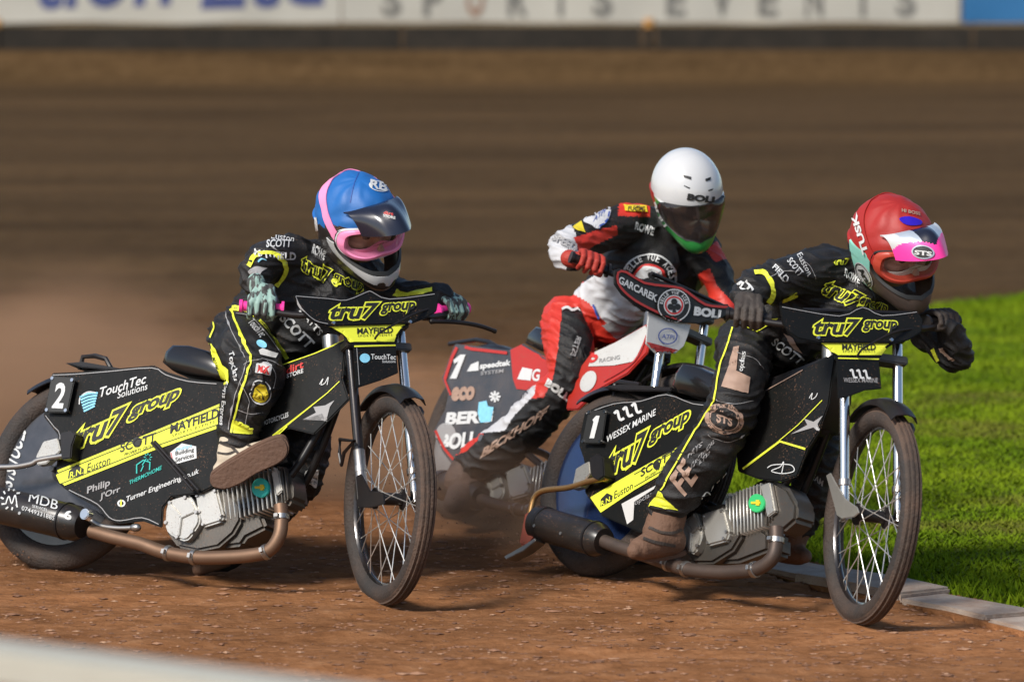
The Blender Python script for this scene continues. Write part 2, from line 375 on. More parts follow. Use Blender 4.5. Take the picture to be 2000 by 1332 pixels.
# ------------------------------------------------------------------ setting: track, infield, kerb, fence
def shale_material():
    m = bpy.data.materials.new('shale'); m.use_nodes = True; N, L = nt(m); b = N['Principled BSDF']
    tc = N.new('ShaderNodeTexCoord'); sp = N.new('ShaderNodeSeparateXYZ'); L.new(tc.outputs['Object'], sp.inputs[0])
    def noi(scale, detail, rough=.6, vec=None, dist=0):
        n = N.new('ShaderNodeTexNoise'); n.inputs['Scale'].default_value = scale; n.inputs['Detail'].default_value = detail
        n.inputs['Roughness'].default_value = rough; n.inputs['Distortion'].default_value = dist; L.new(vec or tc.outputs['Object'], n.inputs['Vector']); return n
    def mp(sx, sy, rz=0):
        k = N.new('ShaderNodeMapping'); k.inputs['Scale'].default_value = (sx, sy, 1); k.inputs['Rotation'].default_value = (0, 0, rz); L.new(tc.outputs['Object'], k.inputs['Vector']); return k.outputs[0]
    def math_(op, a, bb):
        k = N.new('ShaderNodeMath'); k.operation = op
        for i, x in enumerate((a, bb)):
            if isinstance(x, (int, float)): k.inputs[i].default_value = x
            else: L.new(x, k.inputs[i])
        return k.outputs[0]
    def ramp(fac, cols):
        k = N.new('ShaderNodeValToRGB'); e = k.color_ramp.elements
        while len(e) < len(cols): e.new(.5)
        for el, (p, c) in zip(e, cols): el.position = p; el.color = (*c, 1)
        L.new(fac, k.inputs[0]); return k.outputs[0]
    streak = noi(1.0, 7, .65, mp(.16, 1.3, .03), .6)          # grooves the grader and tyres leave along the track
    fine = noi(34, 8, .7, mp(.55, 1, 0)); clod = noi(9, 6, .65, mp(.6, 1, 0)); pat = noi(.55, 4, .6, mp(.3, 1, 0))
    near_shale = ramp(math_('ADD', math_('MULTIPLY', fine.outputs[0], .5), math_('MULTIPLY', clod.outputs[0], .5)), [(.30, (.112, .047, .020)), (.48, (.235, .103, .043)), (.60, (.305, .144, .066)), (.76, (.43, .245, .13))])
    falloff_shale = ramp(math_('ADD', math_('MULTIPLY', fine.outputs[0], .35), math_('MULTIPLY', clod.outputs[0], .65)), [(.30, (.034, .0195, .0085)), (.50, (.073, .0430, .0190)), (.72, (.112, .068, .032))])
    # loose shale near; floodlight falloff painted in as darker colour toward the outer fence
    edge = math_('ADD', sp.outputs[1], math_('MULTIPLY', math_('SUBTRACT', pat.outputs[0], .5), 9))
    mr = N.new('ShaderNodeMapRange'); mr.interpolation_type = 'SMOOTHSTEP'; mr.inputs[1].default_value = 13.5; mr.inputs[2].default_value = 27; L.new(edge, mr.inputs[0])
    mx = N.new('ShaderNodeMix'); mx.data_type = 'RGBA'; L.new(mr.outputs[0], mx.inputs[0]); L.new(near_shale, mx.inputs[6]); L.new(falloff_shale, mx.inputs[7])
    far = noi(1.0, 5, .6, mp(.10, .34, .015), .8)
    bands = ramp(math_('ADD', math_('MULTIPLY', streak.outputs[0], .45), math_('MULTIPLY', far.outputs[0], .55)), [(.34, (.58, .57, .55)), (.5, (.97, .97, .97)), (.66, (1.4, 1.37, 1.34))])
    mu = N.new('ShaderNodeMix'); mu.data_type = 'RGBA'; mu.blend_type = 'MULTIPLY'; mu.inputs[0].default_value = 1; L.new(mx.outputs[2], mu.inputs[6]); L.new(bands, mu.inputs[7])
    L.new(mu.outputs[2], b.inputs['Base Color']); b.inputs['Roughness'].default_value = .95; b.inputs['Specular IOR Level'].default_value = .04
    bp = N.new('ShaderNodeBump'); bp.inputs['Strength'].default_value = .85; bp.inputs['Distance'].default_value = .03
    L.new(math_('ADD', math_('MULTIPLY', clod.outputs[0], .8), math_('MULTIPLY', fine.outputs[0], .5)), bp.inputs['Height']); L.new(bp.outputs[0], b.inputs['Normal'])
    return m
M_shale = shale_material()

KERB_PX = [(2700, 1430), (2400, 1350), (2150, 1280), (2000, 1238), (1820, 1194), (1650, 1160), (1520, 1130), (1430, 1095), (1375, 1040), (1335, 955), (1308, 850), (1298, 760), (1312, 690), (1380, 650), (1500, 630), (1660, 612), (1830, 598), (2000, 580), (2300, 555), (2700, 530)]
KERB = [p for p in smooth_pts([gp(x, y) for x, y in KERB_PX], 10)]
INPOLY = np.array([(p.x, p.y) for p in KERB])
def inside(x, y):
    x = np.asarray(x); y = np.asarray(y); r = np.zeros(x.shape, bool); n = len(INPOLY); j = n - 1
    for i in range(n):
        xi, yi = INPOLY[i]; xj, yj = INPOLY[j]
        c = ((yi > y) != (yj > y)) & (x < (xj - xi) * (y - yi) / (yj - yi + 1e-12) + xi); r ^= c; j = i
    return r
def track():
    xs = np.concatenate([np.linspace(-60, -7, 40)[:-1], np.linspace(-7, -2.4, 50)[:-1], np.linspace(-2.4, 2.6, 250)[:-1], np.linspace(2.6, 8, 50)[:-1], np.linspace(8, 60, 40)])
    ys = np.concatenate([np.linspace(-6, 11, 30)[:-1], np.linspace(11, 17, 260)[:-1], np.linspace(17, 26, 120)[:-1], np.linspace(26, 61.2, 60)[:-1], np.linspace(61.2, 62.7, 14), [62.9, 66, 120]])
    X, Y = np.meshgrid(xs, ys); Z = np.zeros_like(X)
    for i in range(X.shape[0]):
        if not 11 < ys[i] < 30: continue
        for j in range(X.shape[1]):
            x, y = X[i, j], Y[i, j]
            if -7 < x < 8:
                Z[i, j] = .022 * noise.fractal(Vector((x * 1.0, y * 4.2, 3)), 1, 2, 4) + .010 * noise.noise(Vector((x * 5, y * 14, 0)))
    Z = np.clip(Z, -.03, .03)
    t = np.clip((Y - 61.5) / 1.0, 0, 1); Z += .44 * t * t * (3 - 2 * t)
    ins = inside(X, Y); Z[ins] = -.03
    h, w = X.shape; V = np.stack([X, Y, Z], -1).reshape(-1, 3); I = np.arange(h * w).reshape(h, w)
    Fc = np.stack([I[:-1, :-1], I[:-1, 1:], I[1:, 1:], I[1:, :-1]], -1).reshape(-1, 4)
    me = bpy.data.meshes.new('track'); me.from_pydata(V.tolist(), [], Fc.tolist()); me.update()
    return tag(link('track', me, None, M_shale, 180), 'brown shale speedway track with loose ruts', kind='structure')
TRACK = track()
def grass_material(name, c0, c1):
    m = bpy.data.materials.new(name); m.use_nodes = True; N, L = nt(m); b = N['Principled BSDF']; tc = N.new('ShaderNodeTexCoord')
    n = N.new('ShaderNodeTexNoise'); n.inputs['Scale'].default_value = 1.6; n.inputs['Detail'].default_value = 6; L.new(tc.outputs['Object'], n.inputs['Vector'])
    r = N.new('ShaderNodeValToRGB'); e = r.color_ramp.elements; e[0].position = .36; e[0].color = (*c0, 1); e[1].position = .64; e[1].color = (*c1, 1)
    n2 = N.new('ShaderNodeTexNoise'); n2.inputs['Scale'].default_value = .9; n2.inputs['Detail'].default_value = 5; mp = N.new('ShaderNodeMapping'); mp.inputs['Location'].default_value = (3.4, 1.2, 0); mp.inputs['Scale'].default_value = (.8, 1.5, 1); L.new(tc.outputs['Object'], mp.inputs[0]); L.new(mp.outputs[0], n2.inputs['Vector'])
    mr = N.new('ShaderNodeMapRange'); mr.inputs[1].default_value = .56; mr.inputs[2].default_value = .68; mr.inputs[4].default_value = .6; L.new(n2.outputs[0], mr.inputs[0])
    mx = N.new('ShaderNodeMix'); mx.data_type = 'RGBA'; mx.inputs[7].default_value = (.15, .115, .030, 1); L.new(mr.outputs[0], mx.inputs[0])
    L.new(n.outputs[0], r.inputs[0]); L.new(r.outputs[0], mx.inputs[6]); L.new(mx.outputs[2], b.inputs['Base Color']); b.inputs['Roughness'].default_value = .8; b.inputs['Specular IOR Level'].default_value = .04
    return m
M_grass = grass_material('grass', (.095, .160, .006), (.168, .232, .009)); M_turf = grass_material('turf', (.050, .070, .004), (.110, .140, .007))
def infield():
    mb = MB(); mb.add([(p.x, p.y, .004) for p in KERB], [tuple(range(len(KERB)))])
    tag(mb.obj('infield', M_turf, None, smooth=0), 'green infield inside the kerb', kind='structure')
    n = 230000; U = RNG.random(n)
    x = RNG.uniform(.4, 4.6, n); y = 12.6 + (28 - 12.6) * U ** 1.25
    k = inside(x, y) & (x < y * .135 + .3); x, y = x[k], y[k]
    # keep the slab strip clear
    dmin = np.min(np.hypot(x[:, None] - INPOLY[None, ::4, 0], y[:, None] - INPOLY[None, ::4, 1]), axis=1); k = dmin > np.where(y < 15.0, .215, .02) + .10 * RNG.random(len(x)); x, y = x[k], y[k]; dmin = dmin[k]
    n = len(x); hgt = RNG.uniform(.010, .028, n) * (1 + .9 * np.clip(1 - (dmin - .3) / .6, 0, 1)); a = RNG.uniform(0, 6.283, n); w = RNG.uniform(.004, .008, n)
    lx = RNG.normal(0, .022, n); ly = RNG.normal(0, .022, n)
    V = np.zeros((n, 3, 3), np.float32); V[:, 0] = np.stack([x - w * np.cos(a), y - w * np.sin(a), np.full(n, .002)], 1); V[:, 1] = np.stack([x + w * np.cos(a), y + w * np.sin(a), np.full(n, .002)], 1); V[:, 2] = np.stack([x + lx, y + ly, hgt], 1)
    me = bpy.data.meshes.new('grass'); me.vertices.add(3 * n); me.vertices.foreach_set('co', V.ravel()); me.loops.add(3 * n); me.loops.foreach_set('vertex_index', np.arange(3 * n, dtype=np.int32))
    me.polygons.add(n); me.polygons.foreach_set('loop_start', np.arange(0, 3 * n, 3, dtype=np.int32)); me.update(calc_edges=True); me.validate()
    tag(link('grass', me, None, M_grass, 0), 'short green grass covering the infield', 'grass', kind='stuff')
infield()
M_kerb = mat('kerb_concrete', (.38, .32, .265), .85, var=.3, vscale=9, bump=.5, bscale=40, dirt=.95, dirtcol=(.20, .11, .065), speck=.7)
def kerb():
    root = MB(); L = [0]
    for i in range(1, len(KERB)): L.append(L[-1] + (KERB[i] - KERB[i - 1]).length)
    def at(s):
        for i in range(1, len(KERB)):
            if L[i] >= s:
                t = (s - L[i - 1]) / (L[i] - L[i - 1]); p = KERB[i - 1].lerp(KERB[i], t); d = (KERB[i] - KERB[i - 1]).normalized(); return p, Vector((d.y, -d.x, 0))
        return KERB[-1], Vector((0, 1, 0))
    base = MB(); P = []; s = .05
    while s < 5.4: p, q = at(s); P.append((p, q)); s += .2
    v = []; f = []
    for p, q in P: v += [p + Vector((0, 0, -.02)), p + q * .27 + Vector((0, 0, -.02)), p + q * .27 + Vector((0, 0, .008)), p + Vector((0, 0, .008))]
    for i in range(len(P) - 1):
        for j in range(4): f.append((4 * i + j, 4 * i + (j + 1) % 4, 4 * i + 4 + (j + 1) % 4, 4 * i + 4 + j))
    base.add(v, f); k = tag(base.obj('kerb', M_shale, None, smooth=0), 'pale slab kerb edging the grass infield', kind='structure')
    s = .1; i = 0
    while s < 5.2:
        w = random.uniform(.34, .62); g = random.uniform(.012, .03); z = random.uniform(.018, .036); Pn = []
        for a, bb in ((s, .01), (s + w * .5, .0), (s + w, .012)): p, q = at(a); Pn.append(p + q * (bb + random.uniform(-.02, .025)))
        for a in (s + w, s + w * .5, s): p, q = at(a); Pn.append(p + q * (.235 + random.uniform(-.04, .04)))
        m = MB(); m.prism([p + Vector((0, 0, z + random.uniform(-.004, .004))) for p in Pn], (0, 0, -.06)); m.obj('slab', M_kerb, k, bevel=.008); s += w + g; i += 1
kerb()

# outer fence
FY = 62.72
M_kick = mat('kickboard', (.022, .020, .017), .85, spec=.1, var=.35, vscale=1.2, dirt=.25, dirtcol=(.10, .072, .05))
M_banner = mat('banner_cloth', (.42, .40, .345), .7, var=.12, vscale=.9, dirt=.16, dirtcol=(.28, .24, .18))
M_bannerblue = mat('banner_blue', (.02, .13, .30), .6, var=.15, vscale=1)
M_post = mat('post_orange', (.50, .24, .05), .6, var=.2, vscale=3)
M_strip = mat('batten_ochre', (.30, .22, .11), .7, var=.3, vscale=1.5, dirt=.2)
for i, (a, b_) in enumerate([(-14, -8.1), (-8.05, -1.65), (-1.6, 1.9), (2.15, 6.8), (6.85, 13)]):
    mb = MB(); mb.box(((a + b_) / 2, FY + .06, .55), (Vector(((b_ - a) / 2, 0, 0)), Vector((0, .03, 0)), Vector((0, 0, .245))))
    o = mb.obj('kickboard', M_kick, None, bevel=.01)
    lab = ['dark kickboard panel behind the rear of the bike numbered 2', 'dark kickboard panel under the blue-lettered white banner', 'dark kickboard panel under the left half of the SPORTS EVENTS banner', 'dark kickboard panel under the right half of the SPORTS EVENTS banner', 'dark kickboard panel under the plain blue banner'][i]
    tag(o, lab, 'kickboard', 'kickboard panels along the outer fence')
    m2 = MB(); m2.box(((a + b_) / 2, FY + .055, .81), (Vector(((b_ - a) / 2, 0, 0)), Vector((0, .035, 0)), Vector((0, 0, .014)))); m2.obj('batten', M_strip, o, bevel=.004)
for x, lab in ((-7.62, 'orange post foot at the far left end of the outer fence'), (2.03, 'orange post foot in the gap of the kickboard below EVENTS')):
    mb = MB(); mb.tube([(x, FY + .05, .3), (x, FY + .05, .78)], .055, 14, 0); mb.tube([(x, FY + .05, .78), (x, FY + .05, .90)], [.075, .085], 14, 1)
    mb.tube([(x, FY + .12, .9), (x, FY + .12, 2.4)], .04, 10, 0); tag(mb.obj('fence_post', [M_kick, M_post], None), lab, 'post', 'fence posts')
def banner(name, x0, x1, mt, lab):
    n = 60; v = []; f = []
    for i in range(n + 1):
        x = x0 + (x1 - x0) * i / n
        for j in range(7):
            z = .845 + (2.25 - .845) * j / 6; y = FY + .02 + .03 * noise.noise(Vector((x * 1.3, z * 2, 5))) + .02 * math.sin(x * 2.1 + z)
            v.append((x, y, z + (.03 * noise.noise(Vector((x * .7, 0, 2))) if j == 0 else 0)))
    for i in range(n):
        for j in range(6): f.append((i * 7 + j, i * 7 + 7 + j, i * 7 + 8 + j, i * 7 + 1 + j))
    mb = MB(); mb.add(v, f); me = evaluated(mb.mesh(name), [('SOLIDIFY', dict(thickness=.008, offset=1))])
    return tag(link(name, me, None, mt, 60), lab, 'banner', 'banners along the outer fence')
bn1 = banner('banner', -9.5, -2.54, M_banner, 'off-white banner with large blue serif lettering behind the blue helmet rider')
bn2 = banner('banner', -2.52, 6.62, M_banner, 'off-white banner reading SPORTS EVENTS in spaced grey capitals')
bn3 = banner('banner', 6.66, 11, M_bannerblue, 'plain blue banner at the right end of the outer fence')
M_bl = mat('banner_ink_blue', (.045, .06, .17), .6, var=.1, vscale=2); M_bk = mat('banner_ink_grey', (.13, .125, .11), .6, var=.15, vscale=2); M_br = mat('banner_ink_brown', (.26, .14, .085), .6, var=.15, vscale=2)
for wd, x0, x1 in (('tion', 60, 330), ('Ltd', 395, 630)): text([bn1], bn1, M_bl, wd, (x0, 18), (x1, 10), (14, -150), .015, .01)
for ch, x in zip('SPORTSEVENTS', (765, 845, 928, 1010, 1095, 1177, 1320, 1410, 1500, 1590, 1685, 1770)):
    text([bn2], bn2, M_br if ch == 'O' else M_bk, ch, (x - 16, 30), (x + 16, 30), (0, -58), .035, .01, L=0)
text([bn2], bn2, M_bl, 'MAYFIELD', (800, -40), (1750, -40), (0, -95), .03, .01, L=0)

# white rail on the near side, close to the camera and far out of focus
M_rail = mat('rail_paint', (.40, .39, .33), .6, var=.1, vscale=4, dirt=.15)
a = gp(-420, 1190, 1.15); b_ = gp(1150, 1392, 1.15)
mb = MB(); d = (b_ - a).normalized(); q = Vector((d.y, -d.x, 0)); mb.box((a + b_) / 2 + Vector((0, 0, -.028)) + q * .05, ((b_ - a) / 2, q * .05, Vector((0, 0, .028))))
rail = tag(mb.obj('safety_rail', M_rail, None, bevel=.006), 'blurred white rail crossing the bottom left corner in the foreground', 'rail')
for t in (.06, .94):
    p = a.lerp(b_, t) + q * .05; mb = MB(); mb.box((p.x, p.y, .55), (d * .03, q * .03, Vector((0, 0, .545)))); mb.obj('rail_post', M_rail, rail, bevel=.004)

# loose clods and stones
def clods():
    n = 5200; V = []; Fc = []; tb = bvh([TRACK])
    for i in range(n):
        px = random.uniform(-30, 2030); py = random.choice((random.uniform(1060, 1345), random.uniform(980, 1345))); p = gp(px, py)
        if inside(np.array([p.x]), np.array([p.y]))[0]: continue
        r = random.lognormvariate(math.log(.0040), .48); r = min(r, .012); k = len(V); hit = tb.ray_cast(Vector((p.x, p.y, 1)), Vector((0, 0, -1)))[0]; c = Vector((p.x, p.y, (hit.z if hit else 0) + r * .12)); st = random.uniform(1.2, 2.6)
        for s in ((1, 0, 0), (-1, 0, 0), (0, 1, 0), (0, -1, 0), (0, 0, 1), (0, 0, -1), (.6, .6, .5), (-.6, .5, .55), (.5, -.65, .5), (-.6, -.6, .5)):
            V.append(c + Vector((s[0] * r * st * random.uniform(.75, 1.2), s[1] * r * random.uniform(.75, 1.2), s[2] * r * .5 * random.uniform(.75, 1.15))))
        for t in ((4, 6, 7), (4, 7, 9), (4, 9, 8), (4, 8, 6), (6, 0, 2), (6, 2, 7), (7, 2, 1), (7, 1, 9), (9, 1, 3), (9, 3, 8), (8, 3, 0), (8, 0, 6), (5, 2, 0), (5, 1, 2), (5, 3, 1), (5, 0, 3)): Fc.append(tuple(k + j for j in t))
    me = bpy.data.meshes.new('shale_clods'); me.from_pydata(V, [], Fc); me.update()
    m = bpy.data.materials.new('clod'); m.use_nodes = True; N, L = nt(m); b = N['Principled BSDF']; g = N.new('ShaderNodeNewGeometry'); r = N.new('ShaderNodeValToRGB'); e = r.color_ramp.elements
    e[0].color = (.14, .065, .034, 1); e[1].color = (.42, .25, .15, 1); e.new(.8).color = (.30, .15, .082, 1); L.new(g.outputs['Random Per Island'], r.inputs[0]); L.new(r.outputs[0], b.inputs['Base Color']); b.inputs['Roughness'].default_value = .9
    tag(link('shale_clods', me, None, m, 0), 'loose shale clods and stones scattered over the track', 'gravel', kind='stuff')
clods()

# ------------------------------------------------------------------ motorcycles
RAKE = rad(18)
class Bike:
    def __init__(s, X, Y, yaw, lean, steer, WB, RR, RF=.355):
        s.o = Vector((X, Y, 0)); f = Vector((math.sin(yaw), -math.cos(yaw), 0)); l = Vector((math.cos(yaw), math.sin(yaw), 0)); u = Vector((0, 0, 1))
        s.f = f; s.l = l * math.cos(lean) - u * math.sin(lean); s.u = u * math.cos(lean) + l * math.sin(lean)
        s.WB, s.RR, s.RF = WB, RR, RF
        ax = Vector((-math.sin(RAKE), 0, math.cos(RAKE))); a0 = Vector((WB, 0, RF)); piv = a0 + Vector((-.05 * math.cos(RAKE), 0, -.05 * math.sin(RAKE)))
        v = a0 - piv; th = -steer; fc = piv + v * math.cos(th) + ax.cross(v) * math.sin(th) + ax * ax.dot(v) * (1 - math.cos(th))
        yl = Vector((math.cos(RAKE) * math.sin(steer), math.cos(steer), math.sin(RAKE) * math.sin(steer)))
        s.so = s.w(*fc); s.sy = s.v(yl); s.sz = s.v(ax); s.sx = s.sy.cross(s.sz)
        # touch the ground with both tyres
        s.sink = 0
    def v(s, q): return s.f * q[0] + s.l * q[1] + s.u * q[2]
    def w(s, x, y, z): return s.o + s.f * x + s.l * y + s.u * z
    def sw(s, x, y, z): return s.so + s.sx * x + s.sy * y + s.sz * z
    def pl(s, px, py, y=0.0):                     # pixel on the plane a given distance left of the bike's middle
        d = ray(px, py); return CAMP + d * ((s.o + s.l * y - CAMP).dot(s.l) / d.dot(s.l))
    def spl(s, px, py, x=0.0):                    # pixel on a plane across the steering head
        d = ray(px, py); return CAMP + d * ((s.so + s.sx * x - CAMP).dot(s.sx) / d.dot(s.sx))
    def sply(s, px, py, y=0.0):
        d = ray(px, py); return CAMP + d * ((s.so + s.sy * y - CAMP).dot(s.sy) / d.dot(s.sy))

def wheel(name, root, c, ax, R, r, tyre_m, rim_m, spokes=0, cover=None, knob=False, hubw=.05):
    axn0 = ax.normalized()
    hub = MB(); hub.lathe([(.001, -hubw - .02), (.012, -hubw - .02), (.012, -hubw), (.036, -hubw), (.036, -hubw + .008), (.022, -hubw + .012), (.020, hubw - .012), (.036, hubw - .008), (.036, hubw), (.012, hubw), (.012, hubw + .02), (.001, hubw + .02)], c, ax, 20)
    w = hub.obj(name, M_black, root)
    pf = []; k = 18
    for i in range(k):
        A = 2 * math.pi * i / k; q = math.cos(A); pf.append((R - r + r * (q if q < .55 else .55 + (q - .55) * .98), r * 1.02 * math.sin(A) * (1.0 if q < .2 else 1.0 - .10 * q)))
    t = MB(); t.lathe(pf, c, ax, 96, closed=True)
    # raised ribs round the tread
    for off in ((-.55, -.2, .2, .55) if not knob else ()):
        rr = R - r + r * math.sqrt(1 - off * off); t.lathe([(rr - .003, r * off - .004), (rr + .0025, r * off - .003), (rr + .0025, r * off + .003), (rr - .003, r * off + .004)], c, ax, 96, closed=True)
    to = t.obj('tyre', [M_tyre, tyre_m], w, smooth=50)
    for p in to.data.polygons:
        d = p.center - c; rr = (d - axn0 * d.dot(axn0)).length; p.material_index = 1 if rr > R - r * .62 else 0
    ri = R - 1.75 * r; rm = MB(); hw = r * .62
    rm.lathe([(ri + .012, -hw), (ri + .014, -hw - .004), (ri + .004, -hw - .003), (ri - .004, -hw * .7), (ri - .012, -hw * .3), (ri - .014, 0), (ri - .012, hw * .3), (ri - .004, hw * .7), (ri + .004, hw + .003), (ri + .014, hw + .004), (ri + .012, hw)], c, ax, 72)
    rm.obj('rim', rim_m, w)
    axn = ax.normalized(); tt = axn.orthogonal().normalized(); bb = axn.cross(tt)
    for i in range(spokes):
        side = 1 if i % 2 else -1; A = 2 * math.pi * i / spokes; cr = rad(62) * (1 if (i // 2) % 2 else -1)
        p0 = c + axn * side * (hubw - .005) + (tt * math.cos(A + cr) + bb * math.sin(A + cr)) * .033; p1 = c + axn * side * .004 + (tt * math.cos(A) + bb * math.sin(A)) * (ri - .012)
        m = MB(); m.tube([p0, p1], .0019, 6); m.obj('spoke', M_spoke, w)
    if cover:
        cv = MB(); cv.lathe([(ri - .006, -hw * .85), (ri * .72, -hw * .85 - .012), (ri * .4, -hw * .85 - .020), (.05, -hw * .85 - .024), (.012, -hw * .85 - .024), (.012, hw * .85 + .024), (.05, hw * .85 + .024), (ri * .4, hw * .85 + .02), (ri - .006, hw * .85)], c, ax, 64)
        cvo = cv.obj('wheel_disc', cover, w, smooth=30); return w, cvo
    return w, None

def P2(b, pts, y): return [b.pl(x, q, y) for x, q in pts]
def panel(b, root, name, pts, y, th, mt, bevel=.006, parent=None, bulge=None):
    m = MB(); m.prism(P2(b, pts, y), b.l * th); return m.obj(name, mt, parent or root, bevel=bevel)

def engine(b, root, D):
    """D: pixel outlines of one engine. Laid-down single: crankcase, covers, finned barrel, head"""
    cr = panel(b, root, 'crankcase', D['case'], -.085, .17, M_alloyd, .010)
    low = D.get('lower')
    if low: panel(b, root, 'gearbox_casing', low, -.06, .12, M_alloyd, .012, cr)
    cx, cy, rx, ry = D['cover']; c = b.pl(cx, cy, -.115); up = b.pl(cx, cy - ry, -.115) - c; rt = b.pl(cx + rx, cy, -.115) - c
    m = MB(); n = 30; pts = []
    for i in range(n):
        A = 2 * math.pi * i / n; k = 1 + .05 * math.cos(5 * A + .4); pts.append(c + rt * math.cos(A) * k + up * math.sin(A) * k)
    m.prism(pts, b.l * .045); cv = m.obj('clutch_cover', M_alloy, cr, bevel=.007)
    rb = MB()
    for k in range(3):
        A = rad(20 + 120 * k); d = rt * math.cos(A) + up * math.sin(A); q = d.cross(b.l).normalized() * .006; rb.box(c + d * .42 - b.l * .003, (d * .42, q, b.l * .004))
    rb.obj('cover_ribs', M_alloy, cv if False else cr, bevel=.002)
    for k in range(6):
        A = rad(15 + 60 * k); p = c + rt * math.cos(A) * .9 + up * math.sin(A) * .9; m = MB(); m.tube([p - b.l * .006, p + b.l * .004], .0075, 6); m.obj('bolt', M_steel, cr, bevel=.001)
    panel(b, root, 'side_cover_plate', D['plate'], -.108, .03, M_alloy, .007, cr)
    for x, y in D['plate']:
        mx = sum(p[0] for p in D['plate']) / len(D['plate']); my = sum(p[1] for p in D['plate']) / len(D['plate']); p = b.pl(mx + (x - mx) * .82, my + (y - my) * .82, -.108)
        m = MB(); m.tube([p - b.l * .005, p + b.l * .004], .006, 6); m.obj('bolt', M_steel, cr)
    A_, B_ = D['axis']; hh = D['half']; A = b.pl(*A_, -.085); B = b.pl(*B_, -.085); d = (B - A).normalized(); q = d.cross(b.l).normalized(); Ln = (B - A).length
    cyl = MB(); cyl.tube([A + b.l * .06, B + b.l * .06], hh * .72, 24); cy_o = cyl.obj('cylinder', M_alloyd, root)
    nf = D.get('nf', 12)
    for i in range(nf):
        t = (i + .5) / nf; s = hh * (1.0 if i > 2 else .9); p = A + d * Ln * t + b.l * .062; m = MB(); m.box(p, (d * (Ln / nf * .21), q * s, b.l * .065)); m.obj('cooling_fin', M_alloy, cy_o, bevel=.003, seg=1)
    h = panel(b, root, 'cylinder_head', D['head'], -.075, .10, M_alloyd, .012)
    for k in range(3):
        p = B + d * (.012 + .012 * k) + b.l * .062; m = MB(); m.box(p, (d * .003, q * hh * (.95 - .08 * k), b.l * .062)); m.obj('cooling_fin', M_alloyd, h, bevel=.002, seg=1)
    panel(b, root, 'rocker_cover', D['rocker'], -.094, .02, M_alloy, .004, h)
    bx, by, br = D['badge']; c = b.pl(bx, by, -.100); up = b.pl(bx, by - br, -.1) - c; rt = b.pl(bx + br * .9, by, -.1) - c
    m = MB(); m.prism([c + rt * math.cos(2 * math.pi * i / 24) + up * math.sin(2 * math.pi * i / 24) for i in range(24)], b.l * .012); bd = m.obj('badge', D['badge_m'], cy_o, bevel=.002)
    m = MB(); m.box(c - b.l * .002, (rt * .55, up * .12, b.l * .002)); m.box(c - b.l * .002 + rt * .25, (rt * .2, up * .3, b.l * .0025)); m.obj('badge_print', M_gold, cy_o)
    # head steady, carburettor and hoses behind the barrel
    m = MB(); m.tube(smooth_pts([A + q * hh * 1.0 + b.l * .1 + d * .03, A + q * hh * 1.5 + b.l * .1 + d * .06, B + q * hh * 1.6 + b.l * .1]), .012, 8); m.obj('fuel_hose', M_black, root)
    return cr

def exhaust(b, root, pts, r, y, mt, sil, mts, yend=None):
    n = len(pts); P = [b.pl(x, q, y + (0 if yend is None else (yend - y) * i / (n - 1))) for i, (x, q) in enumerate(pts)]; P = smooth_pts(P, 6)
    m = MB(); m.tube(P, r, 16); ex = m.obj('exhaust_pipe', mt, root)
    for t in (.10, .33, .62, .70):
        i = int(t * (len(P) - 2)); d = (P[i + 1] - P[i]).normalized(); m = MB(); m.lathe([(r * 1.02, -.009), (r * 1.16, -.008), (r * 1.16, .008), (r * 1.02, .009)], P[i], d, 18); m.box(P[i] - b.l * r * 1.25, (d * .006, b.l * .009, d.cross(b.l).normalized() * .008)); m.obj('pipe_clamp', M_steel, ex, bevel=.001)
    (x0, y0), (x1, y1), rs, taper = sil; p0 = b.pl(x0, y0, y); p1 = b.pl(x1, y1, y); d = (p1 - p0).normalized()
    m = MB(); m.tube([p0, p0 + d * .004, p0.lerp(p1, .5), p1 - d * .03, p1], [rs * .93, rs, rs, rs * .98, rs * taper], 28); s = m.obj('silencer', mts, root, smooth=45)
    m = MB(); m.lathe([(rs * .98, -.008), (rs * 1.05, -.006), (rs * 1.05, .006), (rs * .98, .008)], p0.lerp(p1, .12), d, 28); m.obj('silencer_band', M_black, s)
    m = MB(); m.lathe([(rs * .98, -.005), (rs * 1.045, -.004), (rs * 1.045, .004), (rs * .98, .005)], p0.lerp(p1, .86), d, 28); m.obj('silencer_band', M_black, s)
    for t in (.15, .55):
        p = p0.lerp(p1, t) - b.l * rs * .96 - b.u * rs * .25; m = MB(); m.tube([p - b.l * .003, p + b.l * .006], .006, 8); m.obj('rivet', M_steel, s)
    return s

